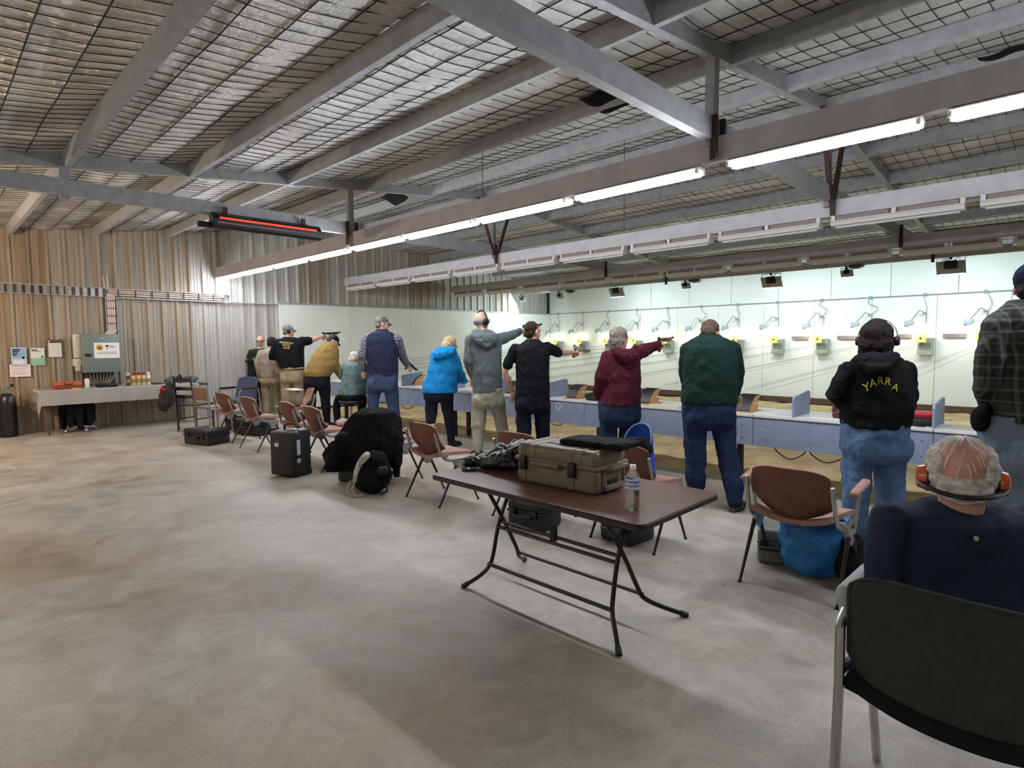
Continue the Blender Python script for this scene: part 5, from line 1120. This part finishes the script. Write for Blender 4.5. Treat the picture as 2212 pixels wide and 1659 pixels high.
# 9 man in black polo with silver pistol
t, C, ax, g, B = person('dark-haired man in black polo shirt and black trousers aiming a silver pistol', 7.04, 1150, (1151, 717, 0, 52, 0, 1.03),
    [(737, 1134, 1168, 0, .09), (743, 1120, 1180, 0, .13), (755, 1110, 1188, 0, .17), (780, 1113, 1188, 0, .19), (808, 1115, 1186, 0, .19), (832, 1113, 1188, 0, .19), (852, 1112, 1188, 0, .18)], [(846, 1112, 1188, 0, .18), (862, 1112, 1188, 0, .18), (880, 1112, 1189, 0, .17)],
    [[(1131, 878, 0, 19), (1131, 905, 0, 17), (1132, 940, 0, 15), (1133, None, 0, 11)], [(1170, 878, .03, 19), (1172, 910, .04, 17), (1173, 945, .05, 15), (1174, None, .05, 11)]], m_blk, cloth('black navy trousers', '#10131d', '#151926'),
    sleeves=[[(1114, 755, 0, 14), (1101, 778, .02, 12), (1096, 788, .02, 11.5)], [(1182, 752, .05, 14), (1196, 758, .2, 12), (1205, 762, .28, 11)]],
    bare=[[(1114, 755, 0, 9), (1095, 790, .02, 7), (1091, 806, .04, 7), (1100, 830, .12, 5.5), (1107, 843, .16, 5)], [(1182, 752, .05, 9), (1212, 762, .32, 7.5), (1228, 762, .46, 6), (1237, 761, .53, 5)]],
    hands=[(1108, 845, .16, DN, EH, 'relaxed', 1), (1237, 761, .53, YD, DN, 'fist', 1)], hair='short', hairm=cloth('dark brown hair', '#2a211d', '#3b2f29', 40), topname='polo_shirt', collar=[(733, 1136, 1167, 0, .08), (742, 1134, 1170, 0, .1)])
pistol('silver-barrelled pistol aimed by the man in the black polo shirt', at(1245, 757, 7.62), at(1280, 767, 7.95), m_silver, m_silver, .34)
# 10 woman in maroon hoodie
t, C, ax, g, B = person('grey-haired woman in maroon hoodie and jeans aiming a pistol', 6.16, 1338, (1338, 731, 0, 55, 0, .98),
    [(754, 1318, 1362, 0, .09), (761, 1306, 1376, 0, .14), (775, 1304, 1384, 0, .18), (800, 1306, 1384, 0, .2), (828, 1306, 1383, 0, .21), (852, 1298, 1384, 0, .22), (874, 1294, 1384, 0, .21)], [(866, 1292, 1384, 0, .2), (885, 1292, 1385, 0, .21), (905, 1294, 1382, 0, .2)],
    [[(1314, 902, 0, 21), (1314, 940, 0, 19), (1316, 985, 0, 15), (1317, None, 0, 11)], [(1360, 902, .04, 22), (1356, 940, .05, 19), (1354, 985, .05, 15), (1353, None, .05, 11)]], cloth('maroon fleece', '#4a1724', '#421420'), m_djean,
    sleeves=[[(1312, 773, 0, 16), (1299, 818, -.03, 15), (1291, 848, .05, 12), (1298, 860, .12, 9)], [(1376, 763, .05, 17), (1403, 752, .3, 13), (1421, 744, .45, 8.5)]], hands=[(1298, 862, .12, DN, EH, 'relaxed', 1), (1421, 744, .46, YD, DN, 'fist', 1)], hair='bob', hairm=cloth('grey bob', '#8c8279', '#6a6058', 30), topname='hoodie',
    hood=[(754, 1320, 1372, -.06, .09), (766, 1322, 1380, -.09, .1), (782, 1338, 1376, -.1, .08), (796, 1350, 1368, -.1, .05)])
glasses(t, C, ax)
pistol('wood-toned pistol aimed by the woman in the maroon hoodie', at(1428, 740, 6.72), at(1456, 737, 7.0), mat('copper barrel', '#a8623c', .35, .5), m_gun, .34)
# 11 broad man in dark green jumper, head bowed
t, C, ax, g, B = person('broad man in dark green jumper and dark jeans with head bowed', 5.35, 1532, (1533, 722, .06, 30, 45, 1.05),
    [(727, 1506, 1560, 0, .1), (734, 1490, 1574, 0, .15), (750, 1480, 1586, 0, .2), (780, 1476, 1592, 0, .23), (815, 1476, 1592, 0, .24), (845, 1472, 1594, 0, .24), (870, 1470, 1590, 0, .23)], [(862, 1474, 1587, 0, .21), (885, 1473, 1586, 0, .22), (910, 1474, 1586, 0, .2)],
    [[(1501, 905, 0, 27), (1501, 950, 0, 24), (1502, 1000, 0, 22), (1502, 1035, 0, 22), (1503, None, .05, 15)], [(1560, 905, 0, 27), (1566, 950, -.02, 24), (1577, 1010, -.08, 22), (1586, 1060, -.16, 20), (1588, None, -.2, 15)]], cloth('dark green wool', '#16302a', '#132a25'), m_djean,
    sleeves=[[(1487, 756, .05, 18), (1478, 800, .1, 14), (1488, 845, .25, 11)], [(1580, 755, .05, 20), (1593, 805, .1, 16), (1588, 848, .25, 12)]], hands=[(1490, 848, .26, YD+DN, DN, 'relaxed', 1), (1586, 850, .27, YD+DN, DN, 'relaxed', -1)], hair='short', hairm=cloth('brown grey hair', '#4a3c34', '#5c4e45', 40), topname='jumper', shoem=mat('brown shoe', '#3a332c', .7), neck=(1533, 734, .0), collar=[(722, 1512, 1556, .02, .09), (734, 1508, 1560, .0, .11)])
# 12 person in black hoodie lettered YARRA
t, C, ax, g, B = person('dark curly-haired person in black hoodie with gold arched lettering and light jeans', 4.3, 1888, (1894, 734, 0, 42, 0, 1.05),
    [(766, 1862, 1928, 0, .11), (778, 1842, 1944, 0, .15), (795, 1830, 1958, 0, .19), (825, 1828, 1966, 0, .21), (860, 1826, 1968, 0, .22), (890, 1822, 1962, 0, .22), (920, 1820, 1957, 0, .21)], [(905, 1821, 1955, 0, .2), (935, 1820, 1957, 0, .21), (975, 1820, 1958, 0, .2)],
    [[(1852, 970, 0, 32), (1850, 1030, -.02, 29), (1848, 1090, -.04, 26), (1850, 1135, -.05, 23), (1852, None, -.05, 17)], [(1924, 970, .02, 33), (1923, 1030, .03, 31), (1922, 1090, .04, 28), (1922, None, .05, 18)]], cloth('black fleece', '#0d0d10', '#131317'), m_ljean,
    sleeves=[[(1834, 800, 0, 22), (1800, 856, .0, 17), (1818, 872, .16, 14), (1838, 878, .28, 12)], [(1955, 800, .02, 22), (1964, 856, .08, 18), (1957, 890, .2, 14)]], hands=[(1836, 876, .28, YD, DN, 'relaxed', 1), (1956, 893, .22, DN+YD, EH, 'relaxed', 1)], hair='curly', hairm=cloth('dark curly hair', '#1f1a19', '#2d2624', 40), topname='hoodie', wr=.035, vs=.01,
    hood=[(762, 1858, 1932, -.02, .12), (774, 1852, 1936, -.05, .14), (790, 1860, 1928, -.1, .12), (806, 1874, 1916, -.12, .08)])
m_gold = mat('gold lettering', '#cdb84e', .6)
for ch_, cx, cy, sz, an in (('Y', 1872, 837, 27, 20), ('A', 1886, 828, 25, 12), ('R', 1902, 823, 24, 2), ('R', 1918, 825, 24, -8), ('A', 1934, 837, 22, -22)): letters(ch_, g, B, cx, cy, sz, m_gold, an, t)
MB().tube([C+(ax[0]*-.125*math.cos(R_(a))+ax[1]*(.02+.13*math.sin(R_(a)))+ax[2]*.02) for a in range(0, 181, 12)], .004, 6).build('headband', m_chrome, t)
for q in (-1, 1): MB().lathe([(.03, .02), (.036, .0), (.03, -.015)], C+ax[0]*q*.118-ax[1]*.01+ax[2]*.02, ax[0]*q, 16).build('ear_cup', m_black, t)
# 13 tall man in plaid jacket and navy beanie
kk = NT('dark plaid'); tc = kk.n('ShaderNodeTexCoord'); sx_ = kk.n('ShaderNodeSeparateXYZ'); kk.l(tc, 'Object', sx_, 'Vector'); k = kk
st_ = lambda o_, w_, th: mth('GREATER_THAN', mth('SINE', mth('MULTIPLY', o_, 2*math.pi/w_)), th)
l1 = mth('ADD', mth('MULTIPLY', st_(sx_.outputs[2], .066, .8), .5), mth('MULTIPLY', st_(mth('ADD', sx_.outputs[0], sx_.outputs[1]), .075, .8), .5)); l2 = mth('ADD', l1, mth('MULTIPLY', mth('ADD', st_(sx_.outputs[2], .132, .0), st_(mth('ADD', sx_.outputs[0], sx_.outputs[1]), .15, .0)), .13))
rp = kk.n('ShaderNodeValToRGB'); e = rp.color_ramp.elements; e[0].color, e[1].color = lin('#11120f'), lin('#4f504a'); e[0].position, e[1].position = 0., .9; kk.t.links.new(l2, rp.inputs['Fac']); kk.l(rp, 'Color', kk.b, 'Base Color'); kk.b.inputs['Roughness'].default_value = .95
t, C, ax, g, B = person('man in dark plaid jacket, navy beanie and light jeans at the right edge', 3.4, 2215, (2232, 622, 0, 50, 5, 1.05),
    [(657, 2192, 2285, 0, .1), (668, 2165, 2310, 0, .15), (695, 2148, 2330, 0, .2), (740, 2142, 2335, 0, .23), (800, 2142, 2330, 0, .24), (860, 2140, 2325, 0, .23), (912, 2138, 2322, 0, .22)], [(895, 2135, 2310, 0, .2), (940, 2128, 2305, 0, .21), (985, 2126, 2305, 0, .2)],
    [[(2170, 985, 0, 42), (2168, 1060, 0, 38), (2166, 1130, 0, 34), (2164, None, 0, 22)], [(2262, 985, .05, 42), (2262, 1060, .05, 38), (2262, 1130, .05, 34), (2262, None, .05, 22)]], kk.m, cloth('pale denim', '#6f8090', '#5f7080', 6),
    sleeves=[[(2158, 705, 0, 33), (2140, 775, -.02, 30), (2136, 830, .0, 28), (2135, 868, .05, 22)], [(2310, 705, 0, 33), (2330, 800, .1, 28), (2320, 870, .2, 22)]], hands=[(2133, 868, .06, DN+RH*-.2, RH, 'fist', 1), (2320, 872, .2, DN, EH, 'relaxed', 1)], hair='short', hairm=cloth('dark brown hair', '#2a211d', '#3b2f29', 40), skinc='#c08f80', vs=.01, collar=[(648, 2186, 2290, 0, .1), (664, 2168, 2305, 0, .14)])
mb = MB().ell(C+ax[1]*.05*1.05-ax[2]*.008, (.094, .115, .1), (ax[0], ax[2], ax[1]), 16, 12); remesh(mb, 'beanie', cloth('navy knit', '#141a33', '#10152a'), t, .009, 2, .006, .02)
p = at(2118, 905, 3.42); t2 = thing('holster_bag', 'small black pouch held low by the man in the plaid jacket', 'pouch', p); remesh(MB().ell((0, 0, 0), (.05, .06, .08)).ell((.02, .0, .05), (.04, .05, .05)), 'pouch_body', cloth('black nylon', '#0d0d0f', '#151517'), t2, .009, 3, .01, .05)
# 14 seated man in the foreground with orange earmuffs
W3 = lambda x, y, z, r: (Vector((x, y, z)), r)
t, C, ax, g, B = person('seated older man in navy jacket with orange earmuffs, seen from behind', 1.76, 2074, (2076, 1030, 0, 32, 14, 1.05),
    [(1088, 2000, 2150, .02, .075), (1098, 1945, 2200, .02, .1), (1118, 1910, 2235, .02, .12), (1150, 1898, 2250, .03, .125), (1220, 1898, 2250, .05, .12), (1310, 1900, 2250, .06, .12), (1420, 1905, 2245, .08, .12)], [(1380, 1910, 2240, .1, .12), (1440, 1910, 2240, .12, .12)],
    [[W3(-.3, 2.22, .52, .085), W3(-.33, 2.55, .53, .08), W3(-.34, 2.66, .48, .07), W3(-.34, 2.7, .25, .055), W3(-.34, 2.7, .09, .045)], [W3(-.02, 2.22, .52, .085), W3(0, 2.55, .53, .08), W3(.02, 2.66, .48, .07), W3(.02, 2.7, .25, .055), W3(.02, 2.7, .09, .045)]], cloth('navy jacket', '#2a3344', '#242c3c'), m_djean,
    sleeves=[[(1920, 1130, 0, 44), (1908, 1240, .02, 40), W3(-.38, 2.3, .68, .045), W3(-.3, 2.5, .62, .036)], [(2232, 1130, 0, 44), (2250, 1240, .02, 40), W3(.06, 2.3, .68, .045), W3(-.02, 2.5, .62, .036)]], hands_w=[((-.29, 2.5, .61), YD+RH*.3, DN, 'relaxed', 1), ((-.03, 2.5, .61), YD-RH*.3, DN, 'relaxed', -1)], vs=.008, vb=.0055, wr=.02, hair=None, skinc='#b98a7c', shoe_yaw=44, collar=[(1082, 2002, 2150, .02, .075), (1098, 1985, 2165, .02, .09)])
mb = MB()
for a, b, c, x, y, z in ((.06, .022, .0, .029, .09, .075), (-.06, .022, .0, .029, .09, .075), (0, -.035, -.062, .07, .042, .05), (0, .092, .012, .054, .058, .032)): mb.ell(C+ax[0]*a+ax[1]*b+ax[2]*c, (x, y, z), (ax[0], ax[2], ax[1]), 14, 10)
m_wh = mat('white grey hair', '#d2cdc6', .8, c2='#a8a199', scale=25, bump=.5, bscale=70, stretch=(1, 1, 3))
hr = remesh(mb, 'hair', m_wh, t, .006, 2, .02, .02)
mb = MB(); rs = random.Random(3); HS = 1.05; CC = C+ax[1]*.03*HS-ax[2]*.012*HS
for i in range(1300):
    az = rs.uniform(0, 2*math.pi); el = rs.uniform(-.1, 1.45)
    bk = math.cos(az-1.5*math.pi)          # 1 at the back of the head
    if bk > .5 and el < 1. and rs.random() < .9: continue
    pts = []
    for k_ in range(6):
        e2 = el-.09*k_; a2 = az+.035*k_*(1 if math.cos(az) > 0 else -1); rr_ = 1.02+.012*math.sin(k_*1.1)+.02*rs.random()*(k_/5)
        pts.append(CC+(ax[0]*.075*math.cos(e2)*math.cos(a2)+ax[2]*.094*math.cos(e2)*math.sin(a2)+ax[1]*.084*math.sin(e2))*HS*rr_)
    mb.tube(pts, [.0006, .001, .001, .0009, .0007, .0004], 3)
tag(mb.build('hair_strands', mat('white hair strands', '#e0dcd6', .6), t), None, None, None, 'stuff')
earmuffs(t, C, ax, mat('black rubber', '#121213', .5), .98, mat('orange plastic', '#b5521f', .3, coat=.4), True)
MB().lathe([(.007, 0), (.007, .003)], at(2108, 1163, 1.655)-B, -FW, 12).build('jacket_emblem', mat('pale emblem', '#b9b48a', .6), t)
